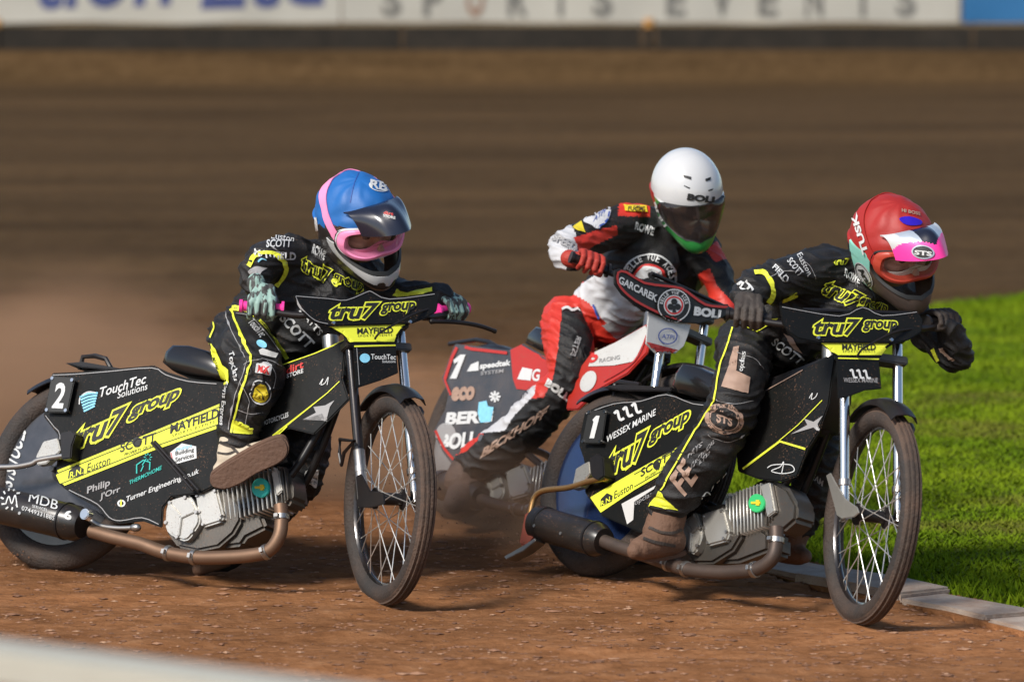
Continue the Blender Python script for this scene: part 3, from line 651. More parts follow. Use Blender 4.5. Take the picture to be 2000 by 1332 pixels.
def forks(b, root, top, mt_r, leftb=True, w=.095, rad_=.0175):
    for y, m_ in ((-w, mt_r), (w, M_chrome)):
        m = MB(); m.tube([b.sw(0, y, -.01), b.sw(0, y, .06), b.sw(0, y, .062), b.sw(0, y, top)], [.017, .017, .0145 if False else rad_, rad_], 16)
        f = m.obj('fork_leg', m_, root)
        m = MB(); m.lathe([(rad_ * 1.0, -.012), (rad_ * 1.25, -.01), (rad_ * 1.25, .01), (rad_, .012)], b.sw(0, y, .10), b.sz, 16); m.obj('fork_clamp', M_steel, f)
        m = MB(); m.box(b.sw(.0, y, 0), (b.sx * .022, b.sy * .008, b.sz * .028)); m.obj('axle_lug', M_black if m_ is not M_chrome else M_steel, f, bevel=.004)
    if mt_r is M_rim:
        m = MB(); m.tube([b.sw(0, -w, -.005), b.sw(0, -w, .165), b.sw(0, -w, .17)], [rad_ * 1.18, rad_ * 1.18, rad_], 16); m.obj('fork_slider', M_steel, root)
    # rubber bellows on the far leg
    P = []; R = []
    for i in range(17): P.append(b.sw(.02, w + .022, .05 + .017 * i)); R.append(.029 if i % 2 else .022)
    m = MB(); m.tube(P, R, 16); m.obj('fork_bellows', M_black, root, smooth=60)
    m = MB(); m.box(b.sw(0, 0, top - .06), (b.sx * .03, b.sy * (w + .025), b.sz * .014)); m.box(b.sw(0, 0, top + .02), (b.sx * .03, b.sy * (w + .022), b.sz * .012)); m.tube([b.sw(-.05, 0, top - .09), b.sw(-.05, 0, top + .05)], .024, 14); m.obj('fork_yoke', M_alloyd, root, bevel=.004)

def bars(b, root, h, half, grip_m, sweep=.115, drop=.0, lever=True, shift=0.0, tilt=0.0):
    class T_: pass
    q0 = b; b = T_(); b.sx, b.sy, b.sz = q0.sx, q0.sy, q0.sz; b.sw = lambda x, y, z: q0.sw(x, y + shift, z + tilt * y)
    pts = [b.sw(-sweep, -half, h - drop), b.sw(-.03, -half * .58, h + .0), b.sw(.02, -.14, h + .012), b.sw(.02, 0, h + .012), b.sw(.02, .14, h + .012), b.sw(-.03, half * .58, h + .0), b.sw(-sweep, half, h - drop)]
    m = MB(); m.tube(smooth_pts(pts, 6), .0115, 12); hb = m.obj('handlebar', M_black, root)
    m = MB(); m.tube([b.sw(.02, -.2, h + .035), b.sw(.02, .2, h + .035)], .008, 8); m.obj('handlebar_brace', M_black, hb)
    G = []
    for s in (-1, 1):
        p0 = b.sw(-sweep, s * half, h - drop); p1 = b.sw(-sweep + .045, s * (half - .12), h - drop * .6); d = (p1 - p0).normalized()
        m = MB(); m.tube([p0 - d * .012, p0 - d * .001, p0, p1, p1 + d * .001, p1 + d * .010, p1 + d * .011], [.022, .022, .0175, .0175, .026, .026, .012], 18); m.obj('grip', grip_m, hb); G.append((p0.lerp(p1, .5), d * -1))
    if lever:
        c = G[1][0] + b.sx * .03; e = G[1][1]
        m = MB(); m.box(b.sw(-.05, half - .17, h - drop * .5 - .012), (b.sx * .022, b.sy * .018, b.sz * .02)); m.obj('lever_perch', M_black, hb, bevel=.004)
        q = [b.sw(-.02, half - .17, h - .02), b.sw(.0, half - .08, h - .03), b.sw(-.005, half + .0, h - .04), b.sw(-.015, half + .06, h - .055)]
        m = MB(); m.blob(smooth_pts(q, 5), [.010] + [.0075] * 13 + [.007, .009], 10); m.obj('clutch_lever', M_black, hb)
    return hb, G

def mudguard(b, root, name, c, ax, fwd, up, R, w, a0, a1, mt, th=.004):
    m = MB(); n = 20; v = []; f = []
    for i in range(n + 1):
        A = rad(a0 + (a1 - a0) * i / n); d = fwd * math.cos(A) + up * math.sin(A)
        for j, (k, dr) in enumerate(((-1, -.022), (-.75, -.002), (0, .006), (.75, -.002), (1, -.022))): v.append(c + d * (R + dr) + ax * w * k)
    for i in range(n):
        for j in range(4): f.append((i * 5 + j, i * 5 + 5 + j, i * 5 + 6 + j, i * 5 + 1 + j))
    m.add(v, f); me = evaluated(m.mesh(name), [('SOLIDIFY', dict(thickness=th, offset=0))]); return link(name, me, root, mt, 50)

def seat(b, root, pts, mt, half=.11):
    """side outline swept across, narrower at the edges"""
    m = MB(); n = len(pts); v = []; f = []; C = P2(b, pts, -half); cen = sum(C, Vector()) / n
    prof = ((-1.0, .80), (-.9, .95), (-.5, 1.0), (.5, 1.0), (.9, .95), (1.0, .80))
    for k, s in prof:
        for p in C: v.append(cen + (p - cen) * s + b.l * half * (k + 1))
    for i in range(len(prof) - 1):
        for j in range(n): f.append((i * n + j, i * n + (j + 1) % n, i * n + n + (j + 1) % n, i * n + n + j))
    f.append(tuple(range(n))); f.append(tuple((len(prof) - 1) * n + j for j in range(n - 1, -1, -1))); m.add(v, f); return m.obj('seat', mt, root, smooth=60)

def common(b, root, tyre_front, rim_front, cover):
    rc = b.w(0, 0, b.RR)
    rw, disc_o = wheel('rear_wheel', root, rc, b.l, b.RR, .047, M_tyre, M_rim, 0, cover, knob=True)
    for k in range(0):
        pass
    fw, _ = wheel('front_wheel', root, b.so, b.sy, b.RF, .034, tyre_front, rim_front, 32, None, hubw=.055)
    # frame tubes and swinging arm
    def T(name, P, r, mt=M_black): m = MB(); m.tube(smooth_pts(P, 5), r, 12); return m.obj(name, mt, root)
    T('frame_tube', [b.w(0, -.075, b.RR), b.w(.35, -.085, .33), b.w(.52, -.08, .30), b.w(.75, -.07, .26), b.w(b.WB - .42, -.05, .38), b.w(b.WB - .28, 0, .80)], .014, M_black)
    T('frame_tube', [b.w(0, .075, b.RR), b.w(.35, .085, .33), b.w(.52, .08, .30), b.w(.75, .07, .26), b.w(b.WB - .42, .05, .38), b.w(b.WB - .28, 0, .80)], .014, M_black)
    T('frame_tube', [b.w(0, -.07, b.RR), b.w(.30, -.06, .60), b.w(.55, 0, .66), b.w(b.WB - .29, 0, .86)], .016, M_black)
    T('frame_tube', [b.w(0, .07, b.RR), b.w(.30, .06, .60), b.w(.55, 0, .66)], .014, M_black)
    T('steering_head', [b.w(b.WB - .33, 0, .72), b.w(b.WB - .36, 0, .80), b.w(b.WB - .39, 0, .90)], .03, M_steel)
    T('axle', [b.w(0, -.105, b.RR), b.w(0, 0, b.RR), b.w(0, .105, b.RR)], .011, M_steel)
    return rw, disc_o, fw

def frontplate(b, root, D, x=.075):
    m = MB(); m.prism([b.spl(px, py, x) for px, py in D['plate']], b.sx * -.008); fp = m.obj('front_plate', D.get('plate_m', M_panel), root, bevel=.003)
    m = MB(); m.prism([b.spl(px, py, x - .012) for px, py in D['apron']], b.sx * -.006); ap = m.obj('fork_apron', D.get('apron_m', M_panel), root, bevel=.002)
    for px, py in D.get('screws', ()):
        p = b.spl(px, py, x); m = MB(); m.tube([p - b.sx * .002, p + b.sx * .005], [.0075, .0055], 12); m.obj('screw', M_chrome, fp)
    return fp, ap

def team_bike(b, root, D):
    rw, cov, fw = common(b, root, M_tyre2, M_rim, D['disc'])
    mudguard(b, root, 'rear_mudguard', b.w(0, 0, b.RR), b.l, b.f, b.u, b.RR + .014, .06, 62, 128, M_black)
    sc = panel(b, root, 'rear_side_cover', D['side'], -.125, .012, M_panel, .004)
    panel(b, root, 'rear_side_cover_inner', [(x, y) for x, y in D['side']], .10, .012, M_panel, .004)
    tk = panel(b, root, 'tank_panel', D['tank'], -.10, .012, M_panel, .004)
    panel(b, root, 'tank_panel_inner', D['tank'], .08, .012, M_panel, .004)
    m = MB(); tp = D['tank'][:4]; m.prism([b.pl(x, y, -.085) for x, y in D['tankbody']], b.l * .15); m.obj('fuel_tank', M_black, root, bevel=.02, seg=3)
    st = seat(b, root, D['seat'], M_seat, .10)
    m = MB(); m.prism(P2(b, D['nplate'], -.150), b.l * .006); npl = m.obj('number_plate', M_ink, root, bevel=.003)
    for x, y in D['nplate']:
        cx = sum(p[0] for p in D['nplate']) / 4; cy = sum(p[1] for p in D['nplate']) / 4; p = b.pl(cx + (x - cx) * .84, cy + (y - cy) * .87, -.15)
        m = MB(); m.tube([p - b.l * .004, p + b.l * .004], .0065, 10); m.obj('screw', M_chrome, npl)
        m = MB(); m.tube([p, p + b.l * .03], .004, 8); m.obj('standoff', M_steel, npl)
    engine(b, root, D['engine'])
    sil = exhaust(b, root, D['pipe'], D.get('pipe_r', .0235), -.16, D['pipe_m'], D['sil'], M_carbon)
    forks(b, root, .60, D['fork_m'])
    fp, ap = frontplate(b, root, D)
    hb, G = bars(b, root, D['bar_h'], D['bar_half'], D['grip_m'], drop=D.get('bar_drop', .02), lever=D.get('lever', True), shift=D.get('shift', 0), tilt=D.get('tilt', 0))
    mudguard(b, root, 'front_mudguard', b.so, b.sy, b.sx, b.sz, b.RF + .024, .045, 42, 110, M_black)
    m = MB(); m.prism([b.sply(x, y, -.115) for x, y in D['link']], b.sy * .006); m.obj('axle_plate', D['link_m'], root, bevel=.002)
    if 'loop' in D:
        m = MB(); m.tube([b.sply(x, y, -.125) for x, y in D['loop']], .0065, 8, closed=True); m.obj('fork_bracket', M_black, root)
    # dirt deflector at the rear
    DF = D['defl']; m = MB(); m.tube(smooth_pts([b.pl(x, y, z) for x, y, z in DF['rod']], 6), .0105, 12); df = m.obj('deflector_rod', DF['m'], root)
    m = MB(); m.prism(P2(b, DF['bracket'], -.165), b.l * .035); m.obj('deflector_bracket', M_alloy, df, bevel=.003)
    m = MB(); m.prism(P2(b, DF['block'], -.18), b.l * .06); m.obj('deflector_clamp', M_black, df, bevel=.004)
    if 'pad' in DF:
        m = MB(); m.prism([b.pl(x, y, z) for x, y, z in DF['pad']], b.l * .05); m.obj('deflector_flap', M_redpanel if False else mat('flap_red', (.22, .045, .025), .7, var=.3, dirt=.3), df, bevel=.006)
        m = MB(); m.prism([b.pl(x, y, z) for x, y, z in DF['blade']], b.l * .05); m.obj('deflector_blade', M_steel, df, bevel=.002)
    # lifting handle on the tail
    m = MB(); m.tube([b.pl(x, y, -.03) for x, y in D['handle']], .009, 8); m.obj('lifting_handle', M_black, root)
    m = MB(); m.prism(P2(b, D['tail'], -.09), b.l * .16); m.obj('tail_blade', M_black, root, bevel=.003)
    # strut in front of the side cover
    for (x0, y0, x1, y1) in D['strut']:
        m = MB(); m.tube([b.pl(x0, y0, -.14), b.pl(x1, y1, -.14)], .0055, 8); m.obj('stay_rod', M_black, root)
    # foot rest
    m = MB(); m.tube([b.pl(*D['peg'], -.10), b.pl(*D['peg'], -.15)], .014, 12); m.obj('foot_rest', M_steel, root)
    return dict(side=sc, tank=tk, plate=fp, apron=ap, sil=sil, npl=npl, disc=cov, seat=st, grips=G, root=root)

def wave_logo(objs, parent, mt, x, y, w, hh, sl=0.0, n=3):
    for i in range(n):
        a = x + w * i; q = y + sl * w * i
        stripe(objs, parent, mt, [(a, q - hh), (a + w * .35, q - hh * 1.15 + sl * w * .3), (a + w * .55, q - hh * .4 + sl * w * .5), (a + w * .75, q - hh * .05 + sl * w * .7), (a + w * 1.15, q - hh * .1 + sl * w)], w * .30, name='emblem')


# ---- bike 1: number 2, nearest, left
B1 = Bike(-1.6205, 14.6689, 1.0138, .3397, .6384, 1.38, .345)
r1 = empty('speedway_motorcycle', B1.o); tag(r1, 'black and yellow speedway motorcycle with number 2 plate, ridden under the blue helmet', 'motorcycle', 'racing speedway motorcycles')
D1 = dict(
    disc=M_disc,
    side=[(101, 728), (150, 726), (210, 721), (300, 713), (326, 726), (368, 739), (424, 745), (480, 752), (500, 800), (490, 860), (455, 930), (390, 963), (335, 970), (318, 990), (315, 1030), (278, 1017), (233, 1022), (210, 1015), (188, 990), (150, 970), (124, 953), (105, 936), (109, 918), (113, 850), (101, 835), (84, 813), (90, 783)],
    tank=[(500, 745), (552, 710), (615, 688), (675, 661), (668, 740), (681, 780), (650, 812), (613, 848), (563, 836), (530, 856), (500, 862), (486, 810)],
    tankbody=[(470, 745), (520, 720), (600, 688), (660, 668), (655, 735), (600, 800), (540, 830), (490, 815)],
    seat=[(311, 706), (318, 684), (332, 671), (365, 672), (398, 681), (420, 694), (440, 712), (450, 735), (431, 741), (398, 737), (360, 731), (330, 722)],
    nplate=[(100, 734), (146, 738), (131, 806), (87, 805)],
    engine=dict(case=[(322, 988), (335, 968), (380, 952), (432, 945), (470, 985), (470, 1015), (455, 1042), (425, 1068), (385, 1076), (345, 1068), (325, 1040)],
                lower=[(400, 1010), (470, 1000), (510, 1005), (520, 1030), (480, 1050), (470, 1065), (410, 1072)],
                cover=(354, 1010, 34, 44), plate=[(380, 962), (422, 951), (436, 1008), (432, 1018), (394, 1030), (386, 1000)],
                axis=((434, 984), (541, 948)), half=.072, nf=12, head=[(540, 918), (552, 913), (562, 925), (570, 950), (570, 974), (558, 992), (546, 988)], rocker=[(529, 921), (543, 916), (551, 958), (540, 968)], badge=(508, 952, 19), badge_m=M_teal),
    pipe=[(548, 986), (550, 1015), (545, 1048), (525, 1075), (490, 1084), (440, 1088), (380, 1088), (320, 1078), (275, 1062), (225, 1050), (178, 1037)], pipe_m=M_pipe, sil=((-60, 972), (162, 1025), .064, .72),
    fork_m=M_rim,
    plate=[(572, 576), (590, 574), (640, 580), (674, 583), (696, 576), (714, 567), (727, 567), (742, 576), (760, 581), (800, 577), (851, 570), (857, 585), (853, 608), (830, 622), (804, 632), (640, 637), (612, 630), (595, 615), (583, 598)],
    apron=[(638, 634), (806, 630), (790, 640), (778, 655), (773, 676), (778, 728), (745, 742), (708, 754), (695, 758), (690, 680), (684, 668), (668, 652)],
    screws=[(651, 631), (801, 629)], bar_h=.665, bar_half=.41, grip_m=M_hotpink, shift=-.015, tilt=.05, bar_drop=-.065,
    link=[(694, 930), (704, 925), (722, 958), (748, 962), (750, 984), (722, 992), (700, 990), (694, 975)], link_m=M_black, loop=[(664, 858), (692, 861), (672, 884), (667, 908), (663, 885)],
    defl=dict(rod=[(-60, 912, -.16), (20, 912, -.16), (60, 906, -.16), (78, 898, -.16), (138, 888, -.16)], m=M_steel, bracket=[(72, 908), (70, 890), (84, 862), (112, 855), (118, 880), (90, 905)], block=[(117, 845), (140, 840), (148, 848), (140, 870), (138, 895), (119, 897)]),
    handle=[(156, 722), (162, 697), (185, 695), (207, 701), (216, 718)], tail=[(126, 709), (160, 706), (240, 720), (236, 724), (160, 717)], strut=[(296, 864, 378, 958), (302, 862, 388, 957)], peg=(470, 935))
K1 = team_bike(B1, r1, D1)
m = MB(); m.tube(smooth_pts([B1.pl(x, y, -.15) for x, y in ((172, 1012), (196, 1026), (230, 1031), (264, 1030))]), .009, 10); m.blob([B1.pl(262, 1030, -.155), B1.pl(268, 1030, -.155)], .014, 10); m.obj('brake_rod', M_steel, r1)
m = MB(); q_ = B1.pl(164, 1003, -.225); m.tube([q_, q_ + B1.l * .03], [.019, .021], 16); m.obj('silencer_cap', M_chrome, r1, bevel=.003); sc = [K1['side']]; S1 = K1['side']
stripe(sc, S1, M_grey, [(104, 733), (150, 731), (212, 726), (298, 719), (324, 732), (368, 745), (424, 750)], 1.6, sm=3)
stripe(sc, S1, M_grey, [(90, 812), (106, 833), (118, 850), (115, 900)], 1.4, sm=3)
stripe(sc, S1, M_grey, [(112, 945), (150, 964), (192, 985), (214, 1010), (236, 1017), (278, 1011), (311, 1024)], 1.6, sm=3)
patch(sc, S1, M_neon, [(107, 921), (300, 843), (430, 789), (428, 836), (300, 880), (121, 951)], name='sponsor_band')
stripe(sc, S1, M_ink, [(110, 926), (300, 849), (430, 795)], 1.6, .0042, sm=0); stripe(sc, S1, M_ink, [(120, 945), (300, 873), (428, 829)], 1.6, .0042, sm=0)
def tru7_side(o, p, bl, e, up, g0, g1, gup):
    text(o, p, M_ink, 'tru7', bl, e, up, .03, outline=M_neon, ow=.065); text(o, p, M_ink, 'group', g0, g1, gup, .035, outline=M_neon, ow=.08)
tru7_side(sc, S1, (134, 884), (231, 841), (17, -47), (250, 824), (342, 789), (12, -29))
text(sc, S1, M_white, 'TouchTec', (193, 777), (284, 749), (4, -19), .012); text(sc, S1, M_white, 'Solutions', (230, 779), (288, 761), (2, -14), .004)
for k in range(6): stripe(sc, S1, M_cyan, [(157 + k * 1.5, 776 + k * 5.5), (174, 769 + k * 6), (192 - k * 1.2, 768 + k * 5)], 3.6, name='emblem')
stripe(sc, S1, M_white, [(156, 790), (158, 776), (172, 766), (188, 767)], 2); 
patch(sc, S1, M_ink, [(134, 935), (136, 920), (151, 907), (165, 916), (164, 929)], .0042, name='emblem')
text(sc, S1, M_neon, 'R.N.', (138, 935), (163, 925), (1, -12), .01, .0055); text(sc, S1, M_ink, 'Euston', (171, 923), (216, 906), (2, -17), .0, .0045)
text(sc, S1, M_ink, 'SCOTT', (236, 884), (305, 862), (1, -17), .02, .0045); text(sc, S1, M_ink, 'PROPERTY GROUP', (244, 891), (303, 873), (1, -6), .0, .0045)
disc(sc, S1, M_ink, (269, 864), 9, 10, h=.0045)
text(sc, S1, M_ink, 'MAYFIELD', (334, 847), (428, 815), (1, -17), .03, .0045); text(sc, S1, M_ink, 'SPORTS EVENTS', (337, 854), (420, 826), (1, -5), .0, .0045, spacing=1.4)
text(sc, S1, M_grey, 'Philip', (171, 968), (215, 952), (1, -17), .02); text(sc, S1, M_grey, "J'Orr", (196, 979), (235, 963), (1, -15), .02)
text(sc, S1, M_teal, 'THERMOHOME', (253, 947), (316, 917), (1, -8), .01); stripe(sc, S1, M_teal, [(268, 925), (268, 908), (281, 899), (294, 903), (293, 918)], 2.4, sm=0); stripe(sc, S1, M_teal, [(276, 921), (281, 910), (279, 908), (284, 901)], 2, sm=0)
for k in range(8): stripe(sc, S1, M_teal, [(290 + 4 * math.cos(k * .785), 893 + 4 * math.sin(k * .785)), (290 + 8 * math.cos(k * .785), 893 + 8 * math.sin(k * .785))], 1.6, sm=0)
text(sc, S1, M_white, 'Turner Engineering.co.uk', (246, 984), (388, 928), (2, -14), .01); disc(sc, S1, M_white, (238, 983), 8, 7, hole=.55); stripe(sc, S1, M_neon, [(237, 989), (238, 976)], 3, sm=0)
patch(sc, S1, M_white, [(333, 884), (356, 866), (384, 872), (385, 895), (339, 908)], name='emblem'); stripe(sc, S1, M_redink, [(335, 884), (340, 906)], 1.4, .0045, sm=0)
text(sc, S1, M_cyan, 'Phillips', (345, 884), (376, 875), (0, -8), .0, .0045); text(sc, S1, M_ink, 'Building', (344, 892), (380, 884), (0, -10), .01, .0045); text(sc, S1, M_ink, 'Services', (344, 903), (380, 893), (0, -9), .01, .0045)
text([K1['npl']], K1['npl'], M_white, '2', (103, 795), (122, 796), (9, -46), .03, .002)
tk = [K1['tank']]; T1 = K1['tank']
stripe(tk, T1, M_neon, [(552, 713), (615, 691), (673, 665)], 1.8, sm=0); stripe(tk, T1, M_neon, [(664, 745), (640, 768), (533, 851)], 1.5, sm=0); stripe(tk, T1, M_neon, [(536, 852), (562, 832), (606, 848)], 4, sm=0)
text(tk, T1, M_redink, 'dirt', (561, 731), (593, 718), (0, -14), .02); text(tk, T1, M_white, 'STORE', (561, 739), (593, 728), (0, -8), .02)
patch(tk, T1, M_grey, [(592, 820), (618, 806), (613, 795), (636, 792), (654, 782), (645, 795), (638, 822), (630, 808)], name='emblem'); stripe(tk, T1, M_white, [(625, 751), (632, 740), (628, 752), (636, 748), (642, 737), (640, 752)], 1.4)
text(tk, T1, M_white, 'MOTORCYCLES', (514, 832), (564, 814), (0, -9), .01)
fp = [K1['plate']]; F1 = K1['plate']
text(fp, F1, M_ink, 'tru7', (640, 624), (727, 622), (11, -29), .03, outline=M_neon, ow=.06); text(fp, F1, M_ink, 'group', (742, 615), (806, 611), (5, -20), .03, outline=M_neon, ow=.07)
stripe(fp, F1, M_grey, [(577, 579), (640, 584), (676, 587), (716, 571), (726, 571), (760, 585), (848, 575)], 1.3, sm=3); stripe(fp, F1, M_grey, [(577, 580), (588, 602), (614, 626), (640, 633)], 1.2, sm=3)
ap = [K1['apron']]; A1 = K1['apron']
patch(ap, A1, M_neon, [(640, 636), (804, 632), (790, 641), (779, 656), (775, 668), (685, 668), (668, 652)], name='sponsor_band'); stripe(ap, A1, M_ink, [(644, 640), (800, 636)], 1.6, .0045, sm=0); stripe(ap, A1, M_neon, [(691, 677), (772, 675)], 3, sm=0); stripe(ap, A1, M_grey, [(696, 680), (701, 752)], 1.2, sm=0)
text(ap, A1, M_ink, 'MAYFIELD', (697, 653), (766, 651), (0, -11), .03, .0045); text(ap, A1, M_ink, 'SPORTS EVENTS', (698, 659), (765, 657), (0, -4), 0, .0045, spacing=1.4)
text(ap, A1, M_white, 'TouchTec', (724, 702), (772, 703), (0, -10), .01); text(ap, A1, M_white, 'Solutions', (746, 709), (772, 709), (0, -5), 0)
disc(ap, A1, M_cyan, (712, 700), 10, 9)
m = MB(); m.tube(smooth_pts([B1.spl(x, y, z) for x, y, z in ((732, 662, .075), (742, 650, .095), (770, 634, .10), (812, 612, .09), (850, 600, .06))]), .004, 8); m.obj('clutch_cable', M_black, r1)
so = [K1['sil']]; Q1 = K1['sil']
text(so, Q1, M_white, 'MDB', (56, 980), (112, 996), (3, -17), .0, L=8); text(so, Q1, M_white, 'SERVICES', (64, 991), (93, 999), (0, -5), 0, L=8); text(so, Q1, M_white, '07449331885', (43, 996), (107, 1016), (1, -8), .0, L=8); text(so, Q1, M_white, '6', (126, 1012), (138, 1016), (3, -16), .03, L=8)
for k in range(9):
    A = rad(200 + 35 * k - 160); stripe(so, Q1, M_white, [(22 + 14 * math.cos(A), 975 + 16 * math.sin(A)), (22 + 20 * math.cos(A + .15), 975 + 21 * math.sin(A + .15))], 3, name='emblem')
stripe(so, Q1, M_white, [(12, 985), (18, 970), (24, 984), (30, 968), (34, 986)], 2.2, name='emblem')
text([K1['disc']], K1['disc'], M_white, 'STS TOOLS', (24, 953), (52, 842), (-20, -12), .03, .003, L=10)

# ---- bike 3: number 1, right, under the red helmet
B3 = Bike(.2609, 14.5428, .6968, .3102, .4256, 1.31, .33)
r3 = empty('speedway_motorcycle', B3.o); tag(r3, 'black and yellow speedway motorcycle with number 1 plate, ridden under the red helmet', 'motorcycle', 'racing speedway motorcycles')
D3 = dict(
    disc=M_bluedisc,
    side=[(1141, 806), (1168, 792), (1198, 784), (1250, 779), (1303, 765), (1330, 778), (1355, 783), (1400, 786), (1430, 800), (1425, 880), (1400, 960), (1330, 1020), (1290, 1045), (1250, 1040), (1224, 1028), (1175, 1007), (1151, 976), (1141, 960), (1146, 930), (1138, 893), (1130, 870), (1134, 840)],
    tank=[(1450, 790), (1497, 760), (1569, 720), (1632, 688), (1625, 734), (1618, 790), (1600, 840), (1577, 876), (1556, 930), (1525, 940), (1480, 935), (1440, 920), (1435, 860)],
    tankbody=[(1430, 770), (1500, 735), (1560, 712), (1615, 690), (1610, 770), (1580, 840), (1520, 850), (1450, 850)],
    seat=[(1307, 752), (1314, 725), (1329, 706), (1355, 712), (1387, 728), (1410, 745), (1420, 775), (1395, 782), (1360, 778), (1318, 766)],
    nplate=[(1149, 801), (1185, 800), (1175, 866), (1135, 866)],
    engine=dict(case=[(1330, 1020), (1345, 1000), (1372, 988), (1415, 982), (1440, 1010), (1448, 1045), (1430, 1075), (1390, 1100), (1355, 1100), (1335, 1075)],
                lower=[(1400, 1040), (1470, 1020), (1500, 1040), (1500, 1075), (1440, 1098), (1395, 1100)],
                cover=(1350, 1040, 19, 40), plate=[(1368, 1003), (1412, 990), (1424, 1040), (1418, 1056), (1380, 1066), (1372, 1030)],
                axis=((1416, 1010), (1490, 985)), half=.078, nf=11, head=[(1490, 945), (1512, 938), (1538, 952), (1556, 985), (1554, 1015), (1525, 1040), (1496, 1032)], rocker=[(1484, 948), (1503, 941), (1514, 998), (1498, 1010)], badge=(1477, 982, 18), badge_m=M_green),
    pipe=[(1516, 1030), (1516, 1060), (1508, 1090), (1480, 1110), (1440, 1116), (1400, 1117), (1340, 1111), (1300, 1098), (1255, 1082), (1210, 1068), (1178, 1056)], pipe_m=M_piped, sil=((1050, 1020), (1180, 1057), .060, .75),
    fork_m=M_chrome,
    plate=[(1523, 596), (1575, 603), (1638, 614), (1660, 606), (1678, 597), (1690, 598), (1722, 613), (1755, 611), (1791, 606), (1803, 625), (1800, 648), (1775, 664), (1750, 670), (1599, 669), (1560, 661), (1540, 648), (1528, 630)],
    apron=[(1599, 667), (1750, 668), (1730, 682), (1721, 696), (1717, 702), (1722, 759), (1690, 762), (1652, 776), (1637, 778), (1634, 698), (1620, 684)],
    screws=[(1598, 660), (1741, 664)], bar_h=.655, bar_half=.405, grip_m=M_black, lever=False, shift=-.05, tilt=.11, bar_drop=-.06,
    link=[(1613, 928), (1621, 923), (1630, 940), (1650, 974), (1673, 990), (1677, 1001), (1668, 1009), (1644, 1013), (1634, 1006)], link_m=M_alloy,
    defl=dict(rod=[(1185, 933, -.16), (1150, 940, -.16), (1110, 952, -.16), (1062, 958, -.16), (1044, 972, -.16), (1036, 1000, -.16), (1032, 1012, -.16)], m=M_brass, bracket=[(1116, 955), (1124, 915), (1140, 905), (1150, 900), (1152, 925), (1134, 950)], block=[(1150, 895), (1165, 885), (1178, 892), (1180, 930), (1168, 938), (1154, 930)],
              pad=[(1024, 1000, -.19), (1046, 1002, -.19), (1046, 1045, -.19), (1030, 1068, -.19), (1012, 1062, -.19)], blade=[(984, 1086, -.2), (1020, 1066, -.2), (1044, 1050, -.2), (1046, 1056, -.2), (1022, 1075, -.2), (988, 1092, -.2)]),
    handle=[(1198, 782), (1202, 750), (1210, 746), (1250, 752)], tail=[(1176, 756), (1210, 750), (1310, 756), (1310, 764), (1210, 762)], strut=[], peg=(1290, 1060))
K3 = team_bike(B3, r3, D3); sc = [K3['side']]; S3 = K3['side']
stripe(sc, S3, M_grey, [(1146, 808), (1200, 789), (1252, 784), (1303, 771), (1355, 789), (1400, 792)], 1.4, sm=3)
patch(sc, S3, M_neon, [(1149, 974), (1240, 921), (1345, 862), (1330, 905), (1240, 957), (1170, 1004)], name='sponsor_band'); stripe(sc, S3, M_ink, [(1153, 978), (1240, 927), (1343, 869)], 1.5, .0042, sm=0); stripe(sc, S3, M_ink, [(1166, 997), (1240, 951), (1330, 899)], 1.5, .0042, sm=0)
tru7_side(sc, S3, (1183, 933), (1255, 893), (10, -52), (1268, 872), (1343, 830), (6, -28))
text(sc, S3, M_white, 'WESSEX MARINE', (1185, 865), (1281, 811), (1, -13), .012); wave_logo(sc, S3, M_white, 1201, 826, 17, 18, -.42)
patch(sc, S3, M_ink, [(1174, 990), (1175, 975), (1187, 963), (1198, 968), (1197, 979)], .0042, name='emblem'); text(sc, S3, M_neon, 'R.N.', (1176, 990), (1196, 978), (0, -10), .01, .0055); text(sc, S3, M_ink, 'Euston', (1201, 975), (1237, 955), (1, -15), .0, .0045)
text(sc, S3, M_ink, 'SCOTT', (1253, 932), (1318, 893), (1, -16), .02, .0045); disc(sc, S3, M_ink, (1284, 909), 7, 9, h=.0045); text(sc, S3, M_ink, 'PROPERTY GROUP', (1262, 937), (1312, 906), (0, -5), 0, .0045)
patch(sc, S3, M_whitepanel, [(1215, 984), (1282, 948), (1278, 955), (1240, 980), (1238, 1015), (1226, 1024)], name='emblem'); text(sc, S3, M_grey, 'opclass', (1241, 990), (1280, 968), (0, -12), .0)
patch([K3['npl']], K3['npl'], M_white, [(1152, 856), (1161, 856), (1172, 812), (1165, 812), (1158, 820), (1160, 824)], .002, 0, 'numeral')
tk = [K3['tank']]; T3 = K3['tank']
stripe(tk, T3, M_tan, [(1497, 763), (1569, 723), (1626, 692)], 1.6, sm=0); stripe(tk, T3, M_neon, [(1607, 782), (1560, 830), (1500, 880), (1455, 915)], 1.3, sm=0); stripe(tk, T3, M_neon, [(1452, 916), (1524, 862), (1574, 877)], 4, sm=0)
patch(tk, T3, M_grey, [(1546, 848), (1578, 830), (1572, 818), (1590, 824), (1608, 812), (1598, 828), (1602, 846), (1590, 835)], name='emblem'); stripe(tk, T3, M_white, [(1582, 778), (1588, 768), (1586, 780), (1594, 776), (1598, 768)], 1.3)
stripe(tk, T3, M_white, [(1500, 914), (1512, 908), (1545, 908), (1552, 920), (1530, 925), (1508, 920), (1525, 912), (1532, 902), (1528, 925)], 1.5)
fp = [K3['plate']]; F3 = K3['plate']
text(fp, F3, M_ink, 'tru7', (1586, 653), (1668, 654), (9, -29), .03, outline=M_neon, ow=.06); text(fp, F3, M_ink, 'group', (1684, 647), (1748, 649), (4, -20), .03, outline=M_neon, ow=.07); stripe(fp, F3, M_grey, [(1527, 600), (1638, 618), (1684, 601), (1722, 617), (1790, 610)], 1.2, sm=3)
